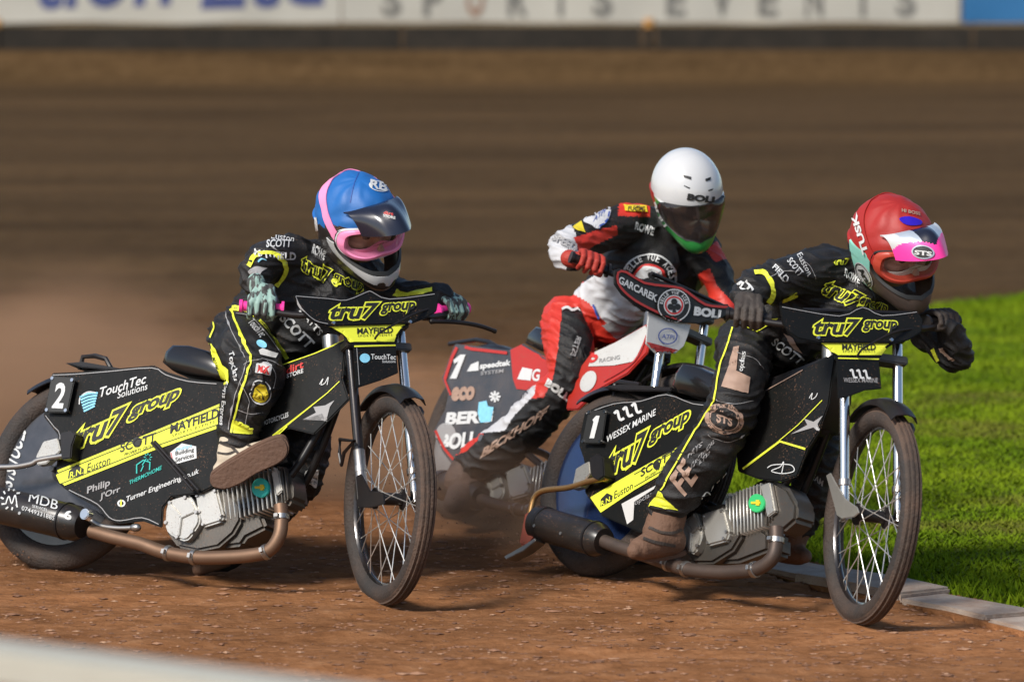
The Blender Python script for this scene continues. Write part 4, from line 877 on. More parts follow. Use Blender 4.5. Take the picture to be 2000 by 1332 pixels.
ap = [K3['apron']]; A3 = K3['apron']
patch(ap, A3, M_neon, [(1601, 669), (1748, 670), (1730, 682), (1721, 694), (1636, 694), (1622, 685)], name='sponsor_band'); stripe(ap, A3, M_ink, [(1604, 673), (1744, 674)], 1.5, .0045, sm=0); stripe(ap, A3, M_neon, [(1636, 700), (1716, 702)], 2.4, sm=0)
text(ap, A3, M_ink, 'MAYFIELD', (1644, 684), (1709, 684), (0, -11), .03, .0045); text(ap, A3, M_ink, 'SPORTS EVENTS', (1645, 689), (1708, 689), (0, -4), 0, .0045, spacing=1.4)
m = MB(); m.tube(smooth_pts([B3.spl(x, y, z) for x, y, z in ((1674, 696, .075), (1684, 682, .095), (1708, 668, .10), (1750, 648, .09), (1800, 640, .06))]), .004, 8); m.obj('clutch_cable', M_black, r3)
text(ap, A3, M_grey, 'WESSEX MARINE', (1647, 747), (1714, 748), (0, -9), .005); wave_logo(ap, A3, M_white, 1659, 738, 13, 13, .05)

# ---- bike 2: red and white, behind, under the white helmet
B2 = Bike(-.24, 16.01, .52, .36, -.10, 1.35, .335)
r2 = empty('speedway_motorcycle', B2.o); tag(r2, 'red and white speedway motorcycle with dark tail panel, behind the other two', 'motorcycle', 'racing speedway motorcycles')
M_greyside = mat('panel_slate', (.028, .036, .045), .25, var=.6, vscale=5, speck=.6, dirt=.45, dirtcol=(.16, .12, .10))
def bike2(b, root):
    rw, cov, fw = common(b, root, M_tyre, M_rim, M_paledisc)
    mudguard(b, root, 'rear_mudguard', b.w(0, 0, b.RR), b.l, b.f, b.u, b.RR + .014, .06, 62, 125, M_black)
    side = [(888, 671), (922, 675), (992, 683), (1020, 671), (1057, 692), (1095, 715), (1085, 765), (1020, 835), (950, 890), (915, 915), (880, 905), (862, 880), (845, 843), (868, 800), (875, 770), (862, 739)]
    sc = panel(b, root, 'rear_side_cover', side, -.12, .012, M_greyside, .004); panel(b, root, 'rear_side_cover_inner', side, .10, .012, M_redpanel, .004)
    tank = [(1112, 745), (1153, 690), (1200, 668), (1262, 632), (1272, 650), (1262, 690), (1225, 730), (1170, 760), (1128, 800), (1105, 800)]
    tk = panel(b, root, 'tank_panel', tank, -.10, .012, M_redpanel, .004); panel(b, root, 'tank_panel_inner', tank, .08, .012, M_redpanel, .004)
    panel(b, root, 'fuel_tank', [(1100, 745), (1153, 695), (1200, 672), (1255, 645), (1250, 690), (1170, 745)], -.085, .15, M_black, .02)
    st = seat(b, root, [(1020, 668), (1026, 650), (1042, 635), (1066, 642), (1090, 656), (1110, 680), (1090, 694), (1050, 684)], M_seat, .10)
    engine(b, root, dict(case=[(940, 950), (960, 925), (1010, 900), (1040, 940), (1040, 970), (1000, 995), (960, 990)], cover=(962, 955, 20, 32), plate=[(985, 920), (1020, 905), (1035, 945), (1030, 965), (995, 975)], axis=((1030, 945), (1100, 920)), half=.07, nf=10,
           head=[(1096, 885), (1115, 882), (1140, 900), (1145, 940), (1110, 955)], rocker=[(1090, 890), (1105, 886), (1112, 925), (1102, 935)], badge=(1070, 925, 14), badge_m=M_grey))
    exhaust(b, root, [(1110, 950), (1110, 975), (1095, 990), (1060, 997), (1010, 995), (970, 985), (940, 975)], .022, -.15, M_piped, ((860, 945), (940, 972), .055, .75), M_carbon)
    forks(b, root, .58, M_chrome)
    fp, ap = frontplate(b, root, dict(plate_m=M_ink, apron_m=M_whitepanel,
        plate=[(1200, 528), (1210, 524), (1222, 527), (1240, 538), (1258, 548), (1300, 553), (1332, 558), (1355, 574), (1377, 589), (1400, 593), (1424, 594), (1426, 612), (1405, 622), (1364, 632), (1330, 630), (1290, 618), (1262, 606), (1236, 592), (1215, 576), (1200, 555)],
        apron=[(1268, 606), (1300, 620), (1350, 634), (1344, 655), (1336, 676), (1320, 690), (1280, 690), (1262, 672), (1264, 640)]), x=.075)
    for q in ((.3,), ):
        pass
    hb, G = bars(b, root, .64, .455, M_black, drop=-.03, lever=False)
    mudguard(b, root, 'front_mudguard', b.so, b.sy, b.sx, b.sz, b.RF + .03, .05, 35, 112, M_black)
    P = [b.pl(878, 672, -.03), b.pl(930, 664, -.03), b.pl(955, 668, -.03), b.pl(980, 682, -.03)]; m = MB(); m.tube(P, .009, 8); m.obj('lifting_handle', M_black, root)
    m = MB(); m.tube([b.w(.42, -.10, .30), b.w(.42, -.22, .30)], .014, 12); m.obj('foot_rest', M_steel, root)
    o = [sc]
    patch(o, sc, M_redpanel, [(998, 684), (1020, 673), (1057, 694), (1092, 716), (1090, 770), (1045, 764), (1010, 760), (1003, 740)], name='colour_panel'); stripe(o, sc, M_redpanel, [(870, 742), (894, 679), (922, 682), (992, 690)], 6, .004, sm=3); stripe(o, sc, M_redpanel, [(852, 841), (869, 876), (888, 898)], 5, .004, sm=2); stripe(o, sc, M_redpanel, [(870, 742), (882, 772)], 4, .004, sm=0)
    patch(o, sc, M_white, [(880, 740), (893, 740), (911, 693), (901, 693), (887, 704), (889, 711), (897, 706)], .004, 0, 'numeral'); text(o, sc, M_white, 'speedtek', (938, 724), (996, 717), (2, -14), .04); text(o, sc, M_grey, 'SYSTEM', (940, 733), (984, 728), (1, -7), .02); patch(o, sc, M_white, [(913, 726), (921, 712), (936, 706), (936, 724)], name='emblem')
    text(o, sc, M_tan, 'eco', (883, 781), (925, 779), (3, -22), .06); text(o, sc, M_white, 'BERG', (872, 829), (960, 824), (4, -22), .05); patch(o, sc, M_cyan, [(935, 806), (937, 786), (952, 783), (955, 794), (966, 796), (960, 824), (940, 826)], .0045, name='emblem'); text(o, sc, M_white, 'BOLL', (862, 878), (930, 872), (4, -28), .05, .0042); disc(o, sc, M_grey, (872, 850), 20, 24)
    patch(o, sc, M_white, [(1012, 741), (1022, 718), (1042, 722), (1038, 744)], .0045, name='emblem'); text(o, sc, M_white, 'G', (1040, 744), (1054, 744), (3, -22), .03, .0045)
    for k in range(8): A = k * .785; stripe(o, sc, M_white, [(968, 775), (968 + 11 * math.cos(A), 775 + 11 * math.sin(A))], 4, sm=0, name='emblem')
    t = [tk]; patch(t, tk, M_whitepanel, [(1150, 716), (1162, 688), (1202, 670), (1262, 636), (1266, 652), (1240, 706), (1200, 714)], name='colour_panel'); disc(t, tk, M_whitepanel, (1150, 745), 14, 22, .5); text(t, tk, M_redink, 'S', (1155, 710), (1168, 704), (3, -22), .04, .005); text(t, tk, M_grey, 'RACING', (1172, 709), (1212, 702), (1, -8), .01, .005); stripe(t, tk, M_redpanel, [(1180, 745), (1240, 706), (1266, 652)], 3, .0045)
    f = [fp]
    stripe(f, fp, M_redpanel, [(1330, 626), (1290, 613), (1264, 601), (1239, 587), (1219, 571), (1206, 553), (1206, 533), (1222, 532), (1257, 553), (1300, 559), (1330, 564), (1352, 579), (1376, 595), (1400, 599), (1420, 600)], 4.5, .004, sm=2)
    text(f, fp, M_white, 'GARCAREK', (1207, 553), (1280, 590), (3, -13), .03); text(f, fp, M_white, 'BOLL', (1355, 615), (1412, 623), (2, -15), .06)
    a = [fp, ap]; disc(a, fp, M_ink, (1314, 597), 33, h=.005); disc(a, fp, M_white, (1314, 597), 32, h=.0062, hole=.93); arc_text(a, fp, M_white, 'BELLE VUE ACES', (1314, 597), 22, 5, 175, 6, .03, .0065); disc(a, fp, M_white, (1314, 597), 20, h=.0062); disc(a, fp, M_redink, (1314, 597), 18, h=.0068, hole=.82)
    for dx, dy in ((0, -7), (-7, 3), (7, 3)): disc(a, fp, M_ink, (1314 + dx, 597 + dy), 6.2, h=.0075, n=14)
    patch(a, fp, M_ink, [(1313, 597), (1315, 597), (1318, 611), (1310, 611)], .0076, name='emblem')
    p = [ap]; disc(p, ap, M_blueink, (1303, 657), 19, 16, h=.004, hole=.88); text(p, ap, M_blueink, 'ATPI', (1291, 661), (1315, 663), (1, -8), .01, .004)
    patch(p, ap, M_redpanel, [(1263, 668), (1280, 684), (1330, 686), (1320, 692), (1278, 693)], .004, name='colour_panel')
    return dict(root=root, grips=G, side=sc)
K2 = bike2(B2, r2)

# ------------------------------------------------------------------ riders
def J(*st):
    """stations (px, py, depth, radius in px) -> points and radii in metres"""
    return [cp(a, b_, c) for a, b_, c, d in st], [d * c / FPX for a, b_, c, d in st]
def limb(mb, *st, n=5, seg=18):
    P, R = J(*st); S = smooth_pts(P, n); k = len(S); rr = []
    for i in range(k):
        t = i / n; a = min(int(t), len(R) - 2); u = t - a; u = u * u * (3 - 2 * u); rr.append(R[a] * (1 - u) + R[a + 1] * u)
    mb.blob(S, rr, seg)
def glove(root, grip, wrist, mt, name='glove', back=None, cuff=None):
    c, g = grip; g = g.normalized(); c = c - g * .0
    e2 = Vector((0, 0, 1)); e2 = (e2 - g * e2.dot(g)).normalized(); e1 = (c - wrist); e1 = (e1 - g * e1.dot(g) - e2 * e1.dot(e2)); e1 = e1.normalized()
    w = wrist - c; a = math.atan2(w.dot(e2), -w.dot(e1))     # how steeply the hand comes down on the grip
    ca, sa = math.cos(a * .8), math.sin(a * .8); f1 = e1 * ca - e2 * sa; f2 = e2 * ca + e1 * sa
    mb = MB(); kn = []
    for i, (o, ln) in enumerate(((.039, .92), (.013, 1.06), (-.013, 1.0), (-.038, .86))):
        q = c + g * o; K = q + f2 * .034 - f1 * .006; kn.append(K)
        r = .0110 if i < 3 else .0098
        mb.blob([K - f1 * .012, K + f1 * .014, q + f1 * .036 + f2 * .014, q + f1 * .034 - f2 * .016 * ln, q + f1 * .010 - f2 * .030 * ln], [r * 1.08, r * 1.05, r, r * .97, r * .9], 10)
    for o in (.030, .010, -.010, -.030): mb.blob([c + g * o * .8 + f2 * .026 - f1 * .062, c + g * o + f2 * .034 - f1 * .004], [.0165, .0145], 10)
    inner = -g
    mb.blob([c + inner * .028 - f1 * .055 + f2 * .006, c + inner * .046 - f1 * .022 - f2 * .008, c + inner * .044 + f1 * .010 - f2 * .024, c + inner * .026 + f1 * .026 - f2 * .026], [.0165, .0145, .0125, .0110], 10)
    mb.blob([c - f1 * .052 + f2 * .022, wrist.lerp(c, .28), wrist], [.028, .030, .033], 14)
    me = fuse(mb, name, .0036, 1); return link(name, me, root, mt, 180)

def helmet(root, px, py, Y, yaw, pitch, roll, k, mats, style):
    """full-face helmet: returns the shell with its frame. yaw to the right of facing the camera, pitch downward, roll clockwise"""
    c = cp(px, py, Y); f = Vector((math.sin(yaw) * math.cos(pitch), -math.cos(yaw) * math.cos(pitch), -math.sin(pitch)))
    up = Vector((0, 0, 1)); up = (up - f * up.dot(f)).normalized(); sd = up.cross(f).normalized()
    cr, sr = math.cos(roll), math.sin(roll); u = up * cr - sd * sr * -1 * -1 if False else up * cr - sd * sr; s = sd * cr + up * sr
    # s points to the wearer's left
    def Hr(th, ph, chin=True):
        ct, st_, cq, sq = math.cos(th), math.sin(th), math.cos(ph), math.sin(ph)
        a, b_, cc = .146, .123, .142
        if ph < 0: cc = .175; a = .138; b_ = .123 - .014 * min(1, -ph / .7)
        e = 2.0 if ph > 0 else 2.5
        r = (abs(cq * ct / a) ** e + abs(cq * st_ / b_) ** e + abs(sq / cc) ** e) ** (-1 / e)
        if ct < 0: r *= 1 + .06 * (-ct) * cq * (1 if ph > -.3 else .4)
        if style.get('cloth') and ph > .2: r += style['cloth'] * noise.noise(Vector((math.cos(th) * 2.2, math.sin(th) * 2.2, ph * 2.6 + 4))) * min(1, (ph - .2) * 4) * cq
        if chin and ph < .05:
            g = math.exp(-(th / rad(30)) ** 2) * math.exp(-((ph + rad(42)) / rad(18)) ** 2); r += .074 * g
        return r
    def pos(th, ph, add=0.0, chin=True):
        r = (Hr(th, ph, chin) + add) * k; return c + (f * math.cos(ph) * math.cos(th) + s * math.cos(ph) * math.sin(th) + u * math.sin(ph)) * r
    pw, plo, phi_ = style.get('port', (66, -31, 19)); pc = rad((plo + phi_) / 2); ph_ = rad((phi_ - plo) / 2); pw = rad(pw)
    def F(th, ph): return (abs(th / pw) ** 3.2 + abs((ph - pc) / ph_) ** 3.2) ** (1 / 3.2)
    NT, NP = 120, 72; G = {}; bm = bmesh.new(); lo = rad(-58)
    ths = [-math.pi + 2 * math.pi * i / NT for i in range(NT)]; phs = [lo + (math.pi / 2 - .01 - lo) * j / NP for j in range(NP + 1)]
    keep = {}
    for i in range(NT):
        for j in range(NP):
            tm = ths[i] + math.pi / NT; pm = (phs[j] + phs[j + 1]) / 2; keep[i, j] = F(tm, pm) > 1.0
    P = {}
    for i in range(NT):
        for j in range(NP + 1):
            th, ph = ths[i], phs[j]
            nb = [keep.get(((i + a) % NT, j + b_), True) for a in (-1, 0) for b_ in (-1, 0)]
            if any(nb) and not all(nb):
                q = F(th, ph); th2 = th / q; ph2 = pc + (ph - pc) / q; th, ph = th2, ph2
            P[i, j] = (th, ph); G[i, j] = bm.verts.new(pos(th, ph))
    top = bm.verts.new(pos(0, math.pi / 2 - .001)); part = style['paint']
    for i in range(NT):
        for j in range(NP):
            if keep[i, j]:
                k2 = (i + 1) % NT; fc = bm.faces.new([G[i, j], G[k2, j], G[k2, j + 1], G[i, j + 1]]); fc.smooth = True
                fc.material_index = part(math.degrees(ths[i] + math.pi / NT), math.degrees((phs[j] + phs[j + 1]) / 2))
        fc = bm.faces.new([G[i, NP], G[(i + 1) % NT, NP], top]); fc.material_index = part(0, 89)
    for v in [v for v in bm.verts if not v.link_faces]: bm.verts.remove(v)
    bmesh.ops.recalc_face_normals(bm, faces=bm.faces)
    me = bpy.data.meshes.new('helmet'); bm.to_mesh(me); bm.free(); me = evaluated(me, [('SOLIDIFY', dict(thickness=.008, offset=-1))])
    H = link('helmet', me, root, mats, 40)
    def strip(name, mt, rows, th0, th1, n=40, thick=.004, off=0):   # rows: list of functions theta -> point
        v = []; fcs = []; m_ = len(rows)
        for i in range(n + 1):
            t = th0 + (th1 - th0) * i / n
            for r_ in rows: v.append(r_(t))
        for i in range(n):
            for j in range(m_ - 1): fcs.append((i * m_ + j, i * m_ + m_ + j, i * m_ + m_ + 1 + j, i * m_ + 1 + j))
        mb = MB(); mb.add(v, fcs); me = evaluated(mb.mesh(name), [('SOLIDIFY', dict(thickness=thick, offset=off))]); return link(name, me, H, mt, 50)
    # head inside
    mb = MB(); hc = c + f * .012 * k - u * .02 * k; mb.ell(hc, (f * .098 * k, s * .076 * k, u * .118 * k), nu=28, nv=20)
    mb.blob([hc + f * .088 * k + u * .022 * k, hc + f * .108 * k - u * .012 * k, hc + f * .115 * k - u * .024 * k], [.011 * k, .012 * k, .015 * k], 10)
    for a in (-1, 1): mb.blob([hc + f * .088 * k + s * a * .014 * k + u * .036 * k, hc + f * .078 * k + s * a * .048 * k + u * .034 * k], [.010 * k, .009 * k], 8)
    for a in (-1, 1): mb.blob([hc + f * .075 * k + s * a * .045 * k - u * .012 * k, hc + f * .06 * k + s * a * .06 * k - u * .01 * k], [.018 * k, .016 * k], 8)
    link('head', fuse(mb, 'head', .005, 4), root, M_skin, 180)
    for a in (-1, 1): mb = MB(); mb.ell(hc + f * .084 * k + s * a * .032 * k + u * .016 * k, (f * .010 * k, s * .014 * k, u * .008 * k), nu=12, nv=8); mb.obj('eye', M_eye, H, smooth=180)
    mb = MB(); mb.ell(c - f * .030 * k - u * .03 * k, (f * .108 * k, s * .104 * k, u * .125 * k), nu=28, nv=18); mb.obj('helmet_padding', M_ink, H, smooth=180)
    # lining
    sup = lambda t, q: (pw * q * math.copysign(abs(math.cos(t)) ** (2 / 3.2), math.cos(t)), pc + ph_ * q * math.copysign(abs(math.sin(t)) ** (2 / 3.2), math.sin(t)))
    def ring(q, add, chin=True): return lambda t: pos(*sup(t, q), add, chin)
    strip('port_trim', style.get('trim', M_ink), [ring(1.03, -.001), ring(1.0, .004), ring(.96, -.004)], 0, 2 * math.pi, 60, .004)
    if style.get('band'): strip('muzzle_band', style['band'], [ring(1.30, .002), ring(1.16, .004), ring(1.03, .003)], math.pi * 1.02, math.pi * 1.98, 50, .003)
    if style['type'] == 'mx':
        gf = style['goggle']; gp_ = lambda q, add: (lambda t: pos(sup(t, q)[0], rad(-2.5) + (sup(t, q)[1] - pc) * .92 + (rad(2.2) * math.exp(-(sup(t, q)[0] / rad(12)) ** 2) if math.sin(t) < 0 and q < .9 else 0), add, False))
        strip('goggle_frame', gf, [gp_(.93, -.012), gp_(.93, .004), gp_(.86, .010), gp_(.76, .010), gp_(.72, .002), gp_(.72, -.012)], 0, 2 * math.pi, 64, .003)
        if style.get('goggle2'): strip('goggle_surround', style['goggle2'], [gp_(.98, -.012), gp_(.985, .002), gp_(.94, .006), gp_(.93, .003)], 0, 2 * math.pi, 64, .003)
        strip('goggle_lens', M_lens, [gp_(.75, .006), gp_(.5, .009), gp_(.25, .011), gp_(.02, .012)], 0, 2 * math.pi, 56, .0015)
        # foam and nose guard across the lower lens
        v = lambda a, b_: (lambda t: pos(t, rad(a) + rad(b_) * math.exp(-(t / rad(16)) ** 2), -.012, False))
        strip('nose_guard', style.get('foam', gf), [v(-19, 3), v(-14, 9)], rad(-46), rad(46), 30, .003)
        # strap up round the shell
        tl = style.get('strap_tilt', 34); sw = style.get('strap_w', 9)
        def band(off): return lambda t: pos(t, rad(-3) + rad(tl) * math.sin(min(abs(t) - pw * .9, math.pi / 2) * 1.0) + rad(off), .003)
        for a in (1, -1): strip('goggle_strap', style['strap'], [band(-sw), band(0), band(sw)], a * pw * .88, a * math.pi * .985, 44, .003)
        # peak
        px0 = style.get('peak', (62, 34, .115, -.030)); w_, p0, ln, dr = px0; n = 110; rows = 25
        def pk(i, add):
            q = i / (rows - 1)
            def fn(t):
                cs = math.cos(t * 1.15); b0 = pos(t * (1 - .05 * q), rad(p0) - rad(16) * (1 - cs), .010 + add)
                return b0 + f * (ln * k * q * (.35 + .65 * max(cs, 0))) + u * k * (dr * q * q + .010 * math.sin(q * 3.1) - .012 * q * (1 - cs) + .012 * math.exp(-(t / rad(14)) ** 2) * math.sin(q * math.pi)) - s * (math.sin(t) * .012 * k * q)
            return fn
        peak = strip('peak', style['peak_m'][0], [pk(i, 0) for i in range(rows)], rad(-w_), rad(w_), n, .005)
        pm = style['peak_m'][1:]
        if pm:
            for m_ in pm: peak.data.materials.append(m_)
            fn = style['peak_paint']; nv = len(peak.data.polygons)
            for p in peak.data.polygons:
                d = p.center - c; fw_ = d.dot(f) / k; sdv = d.dot(s) / k; p.material_index = fn(fw_, sdv, d.dot(u) / k)
        return H, dict(c=c, f=f, s=s, u=u, pos=pos, peak=peak, strip=strip, k=k)
    else:
        strip('visor', M_visor, [ring(1.03, .003), ring(.8, .008), ring(.5, .010), ring(.25, .011), ring(.02, .011)], 0, 2 * math.pi, 56, .003)
        return H, dict(c=c, f=f, s=s, u=u, pos=pos, peak=None, strip=strip, k=k)
def boot(root, mt, st_shaft, st_foot, sole=None, sole_m=None):
    mb = MB(); limb(mb, *st_shaft); limb(mb, *st_foot); b = link('boot', fuse(mb, 'boot', .006, 4, .0015, 20), root, mt, 180)
    if sole:
        pts, Y, th = sole; m = MB(); S = smooth_pts([cp(x, y, Y + (x - pts[0][0]) * sole_m[1]) for x, y in pts], 4, True); m.prism(S, Vector((0, th, th * .4))); m.obj('boot_sole', sole_m[0], b, bevel=.006)
    return b
def person(label, at): r = empty('person', at); tag(r, label, 'person', 'speedway riders racing'); return r

# ---- rider 1, blue helmet, on bike 1
p1 = person('rider in black suit with yellow trim, blue helmet and pink goggles', B1.w(.5, 0, .75))
mb = MB(); gR, gL = K1['grips'][0], K1['grips'][1]
limb(mb, (470, 690, 14.62, 62), (500, 630, 14.60, 66), (560, 570, 14.60, 70), (600, 530, 14.60, 62))        # right half of the trunk
limb(mb, (510, 695, 14.74, 58), (560, 640, 14.74, 66), (640, 575, 14.72, 70), (700, 545, 14.72, 56))        # left half
limb(mb, (540, 690, 14.60, 45), (600, 640, 14.56, 55), (640, 590, 14.58, 55), (650, 550, 14.6, 45))         # belly and chest
limb(mb, (560, 520, 14.60, 52), (640, 520, 14.66, 50), (730, 560, 14.74, 44))                                # shoulders
limb(mb, (640, 530, 14.64, 42), (672, 490, 14.62, 36))                                                        # neck
wR1 = cp(497, 556, 14.40)
limb(mb, (572, 503, 14.56, 46), (528, 506, 14.48, 43), (503, 530, 14.43, 38)); limb(mb, (503, 528, 14.43, 38), (500, 545, 14.41, 33), (499, 560, 14.40, 29))
wL1 = gL[0] - B1.sx * .09 + B1.sy * .0 + Vector((0, 0, .012))
limb(mb, (745, 566, 14.72, 38), (795, 578, 14.66, 33), (835, 580, 14.58, 28), (862, 576, 14.55, 24))
limb(mb, (462, 662, 14.55, 60), (478, 690, 14.42, 62), (500, 728, 14.30, 57), (497, 752, 14.28, 55)); limb(mb, (495, 740, 14.28, 56), (482, 785, 14.28, 50), (468, 830, 14.29, 44), (462, 862, 14.29, 38))
limb(mb, (540, 700, 14.78, 55), (578, 770, 14.62, 58), (596, 860, 14.46, 52), (590, 925, 14.43, 46), (545, 985, 14.52, 38), (470, 1060, 14.6, 32), (420, 1095, 14.62, 26))
body1 = link('body', fuse(mb, 'body', .0065, 9, .0125, 14, 0), p1, M_suit, 180)
bt1 = boot(p1, M_cream, ((458, 860, 14.28, 30), (452, 895, 14.27, 30)), ((438, 920, 14.27, 24), (470, 900, 14.25, 27), (520, 882, 14.22, 24), (545, 872, 14.20, 18)),
     ([(411, 930), (414, 950), (438, 957), (470, 946), (502, 926), (545, 906), (563, 886), (560, 862), (544, 855), (508, 868), (468, 890), (432, 912)], 14.150, .03), (M_sole, -.0002))
for q, w_ in (([(428, 862), (448, 870), (470, 868), (488, 860)], 6), ([(426, 884), (444, 886), (462, 880)], 4), ([(452, 872), (470, 890), (478, 900)], 5), ([(480, 868), (498, 876), (506, 886)], 4)): stripe([bt1], bt1, M_glove, q, w_, .003, 'boot_strap')
boot(p1, M_brown, ((440, 1085, 14.6, 24), (415, 1096, 14.6, 22)), ((425, 1094, 14.6, 20), (400, 1104, 14.58, 18), (388, 1112, 14.56, 14)))
glove(p1, gR, cp(500, 552, gR[0].y + .035), M_mintglove); glove(p1, gL, cp(858, 572, gL[0].y + .06), M_mintglove)
def paint1(t, p):
    return 0 if p > 14 + 6 * math.cos(rad(t)) - (0 if abs(t) < 90 else 12) else 2
h1, hf1 = helmet(p1, 700, 428, 14.52, rad(38), rad(24), rad(14), 1.12, [M_bluecap, M_whiteshell, M_shellblk], dict(type='mx', cloth=.011, paint=paint1, goggle=M_pink, goggle2=M_whiteshell, band=M_whiteshell, foam=M_pink, strap=M_pink, peak=(58, 46, .135, -.034), peak_m=[M_navy], strap_tilt=46, strap_w=8))
o = [h1]
stripe(o, h1, M_blueink, [(703, 333), (691, 362), (684, 396)], 1.2, .002, 'seam'); stripe(o, h1, M_whiteshell, [(617, 425), (622, 458), (634, 492), (650, 520), (664, 538)], 5, .003, 'shell_trim')
o = [h1, hf1['peak']]; text(o, h1, M_white, 'RB', (723, 367), (754, 374), (1, -15), .03, .003, L=6); disc(o, h1, M_white, (740, 365), 20, 10, .2, hole=.86, h=.003); text(o, h1, M_white, 'STORE', (749, 424), (772, 429), (0, -5), .02, .003, L=6); text(o, h1, M_redink, 'dirt', (750, 419), (768, 422), (0, -6), .02, .003, L=6)
bo = [body1]
tru = lambda s, bl, br, up: text(bo, body1, M_suit, s, bl, br, up, .02, .003, L=7, outline=M_neon, ow=.05)
tru('tru7', (585, 524), (640, 556), (6, -28)); tru('group', (648, 556), (705, 578), (4, -22))
text(bo, body1, M_white, 'ROWE', (608, 494), (632, 510), (4, -16), .03, .003, L=6); text(bo, body1, M_grey, 'MOTOR OIL', (612, 501), (628, 512), (2, -5), .0, .003, L=6)
text(bo, body1, M_white, 'MAYFIELD', (497, 500), (575, 508), (1, -13), .03, .003, L=6); text(bo, body1, M_white, 'SCOTT', (520, 485), (566, 484), (2, -14), .02, .003, L=6); text(bo, body1, M_white, 'Euston', (530, 469), (572, 474), (3, -13), .0, .003, L=6)
stripe(bo, body1, M_neon, [(486, 522), (500, 500), (530, 494), (553, 512), (556, 532), (540, 560)], 9); stripe(bo, body1, M_cyan, [(504, 513), (512, 506), (520, 508)], 3); patch(bo, body1, M_grey, [(486, 530), (500, 520), (522, 522), (510, 534), (492, 540)], name='emblem', L=6)
patch(bo, body1, M_neon, [(776, 566), (800, 572), (845, 562), (846, 570), (800, 582), (768, 578)], L=7)
stripe(bo, body1, M_neon, [(452, 604), (458, 625), (470, 655), (486, 688), (490, 706), (478, 745), (464, 790), (452, 846)], 4.2)
stripe(bo, body1, M_grey, [(440, 610), (450, 640), (470, 680), (481, 708), (470, 745), (455, 790), (447, 840)], 1.4)
patch(bo, body1, M_neon, [(410, 668), (424, 684), (436, 712), (448, 722), (449, 748), (438, 752), (430, 730), (418, 704)], L=7); stripe(bo, body1, M_neon, [(416, 625), (420, 640), (411, 662)], 3)
stripe(bo, body1, M_neon, [(454, 604), (478, 604), (508, 628), (538, 664), (562, 700)], 8, .0042); stripe(bo, body1, M_grey, [(462, 614), (490, 622), (520, 655), (546, 690)], 1.3)
for q in ([(478, 712), (500, 702), (528, 706), (548, 716)], [(470, 745), (486, 786), (478, 830)], [(520, 706), (536, 730), (532, 760)], [(466, 800), (490, 808), (512, 806)], [(520, 480), (545, 492), (560, 520)]): stripe(bo, body1, M_grey, q, 1.1, .003, 'seam')
patch(bo, body1, M_neon, [(458, 822), (470, 825), (494, 838), (492, 848), (456, 846)], L=7)
text(bo, body1, M_white, 'Topclass', (445, 690), (456, 745), (12, -3), .01, .003, L=6); text(bo, body1, M_white, 'TouchTec', (483, 632), (508, 662), (12, -8), .01, .0035, L=5); disc(bo, body1, M_cyan, (511, 674), 11, 7, .5, L=5, h=.0035); patch(bo, body1, M_whitepanel, [(505, 686), (512, 682), (542, 692), (538, 701), (508, 694)], L=6, name='emblem')
text(bo, body1, M_white, 'Signs Express', (437, 745), (428, 830), (10, 2), .01, .003, L=6); disc(bo, body1, M_ink, (508, 767), 20, 24, L=6, h=.003); disc(bo, body1, M_white, (508, 767), 20, 24, hole=.9, h=.0035); disc(bo, body1, M_gold, (508, 768), 14, 19, L=6, h=.0045); stripe(bo, body1, M_ink, [(500, 758), (507, 765), (515, 780)], 1.6, .006)
patch(bo, body1, M_white, [(498, 728), (500, 712), (515, 707), (530, 714), (527, 732)], L=6, name='emblem'); text(bo, body1, M_redink, 'MX', (503, 727), (524, 729), (1, -12), .04, .0045, L=6)
text(bo, body1, M_white, 'SCOTT', (545, 622), (600, 680), (14, -12), .03, .003, L=6); text(bo, body1, M_white, 'MATTS', (585, 610), (622, 655), (8, -8), .02, .003, L=6)
patch(bo, body1, M_whitepanel, [(594, 938), (596, 920), (610, 912), (622, 918), (616, 952)], L=6, name='emblem'); text(bo, body1, M_ink, 'Building', (597, 932), (617, 936), (0, -7), .01, .0045, L=6); text(bo, body1, M_ink, 'Services', (596, 941), (615, 945), (0, -7), .01, .0045, L=6)

# ---- rider 3, red helmet, on bike 3
p3 = person('rider in black suit with yellow trim, red helmet and pink-edged peak', B3.w(.5, 0, .75))
mb = MB(); gR, gL = K3['grips'][0], K3['grips'][1]
limb(mb, (1450, 700, 14.33, 60), (1490, 640, 14.28, 64), (1560, 570, 14.22, 70), (1610, 540, 14.20, 62)); limb(mb, (1520, 700, 14.44, 56), (1580, 640, 14.40, 62), (1660, 580, 14.34, 66), (1720, 570, 14.30, 56))
limb(mb, (1540, 680, 14.26, 44), (1590, 640, 14.20, 52), (1650, 600, 14.18, 50), (1680, 570, 14.18, 42)); limb(mb, (1592, 545, 14.18, 52), (1670, 540, 14.24, 50), (1770, 580, 14.34, 42)); limb(mb, (1680, 560, 14.22, 40), (1712, 525, 14.16, 36))
limb(mb, (1600, 530, 14.16, 46), (1530, 545, 14.06, 43), (1475, 565, 13.98, 40)); limb(mb, (1472, 565, 13.98, 39), (1460, 582, 13.97, 34), (1456, 596, 13.97, 27))
limb(mb, (1760, 590, 14.32, 38), (1815, 650, 14.26, 38), (1866, 692, 14.16, 33)); limb(mb, (1868, 694, 14.14, 33), (1862, 662, 14.10, 29), (1850, 636, 14.06, 24))
limb(mb, (1450, 672, 14.28, 54), (1452, 705, 14.14, 56), (1440, 770, 14.00, 54), (1432, 805, 13.97, 53)); limb(mb, (1432, 800, 13.97, 53), (1398, 860, 13.99, 54), (1348, 930, 14.02, 51), (1306, 992, 14.05, 42))
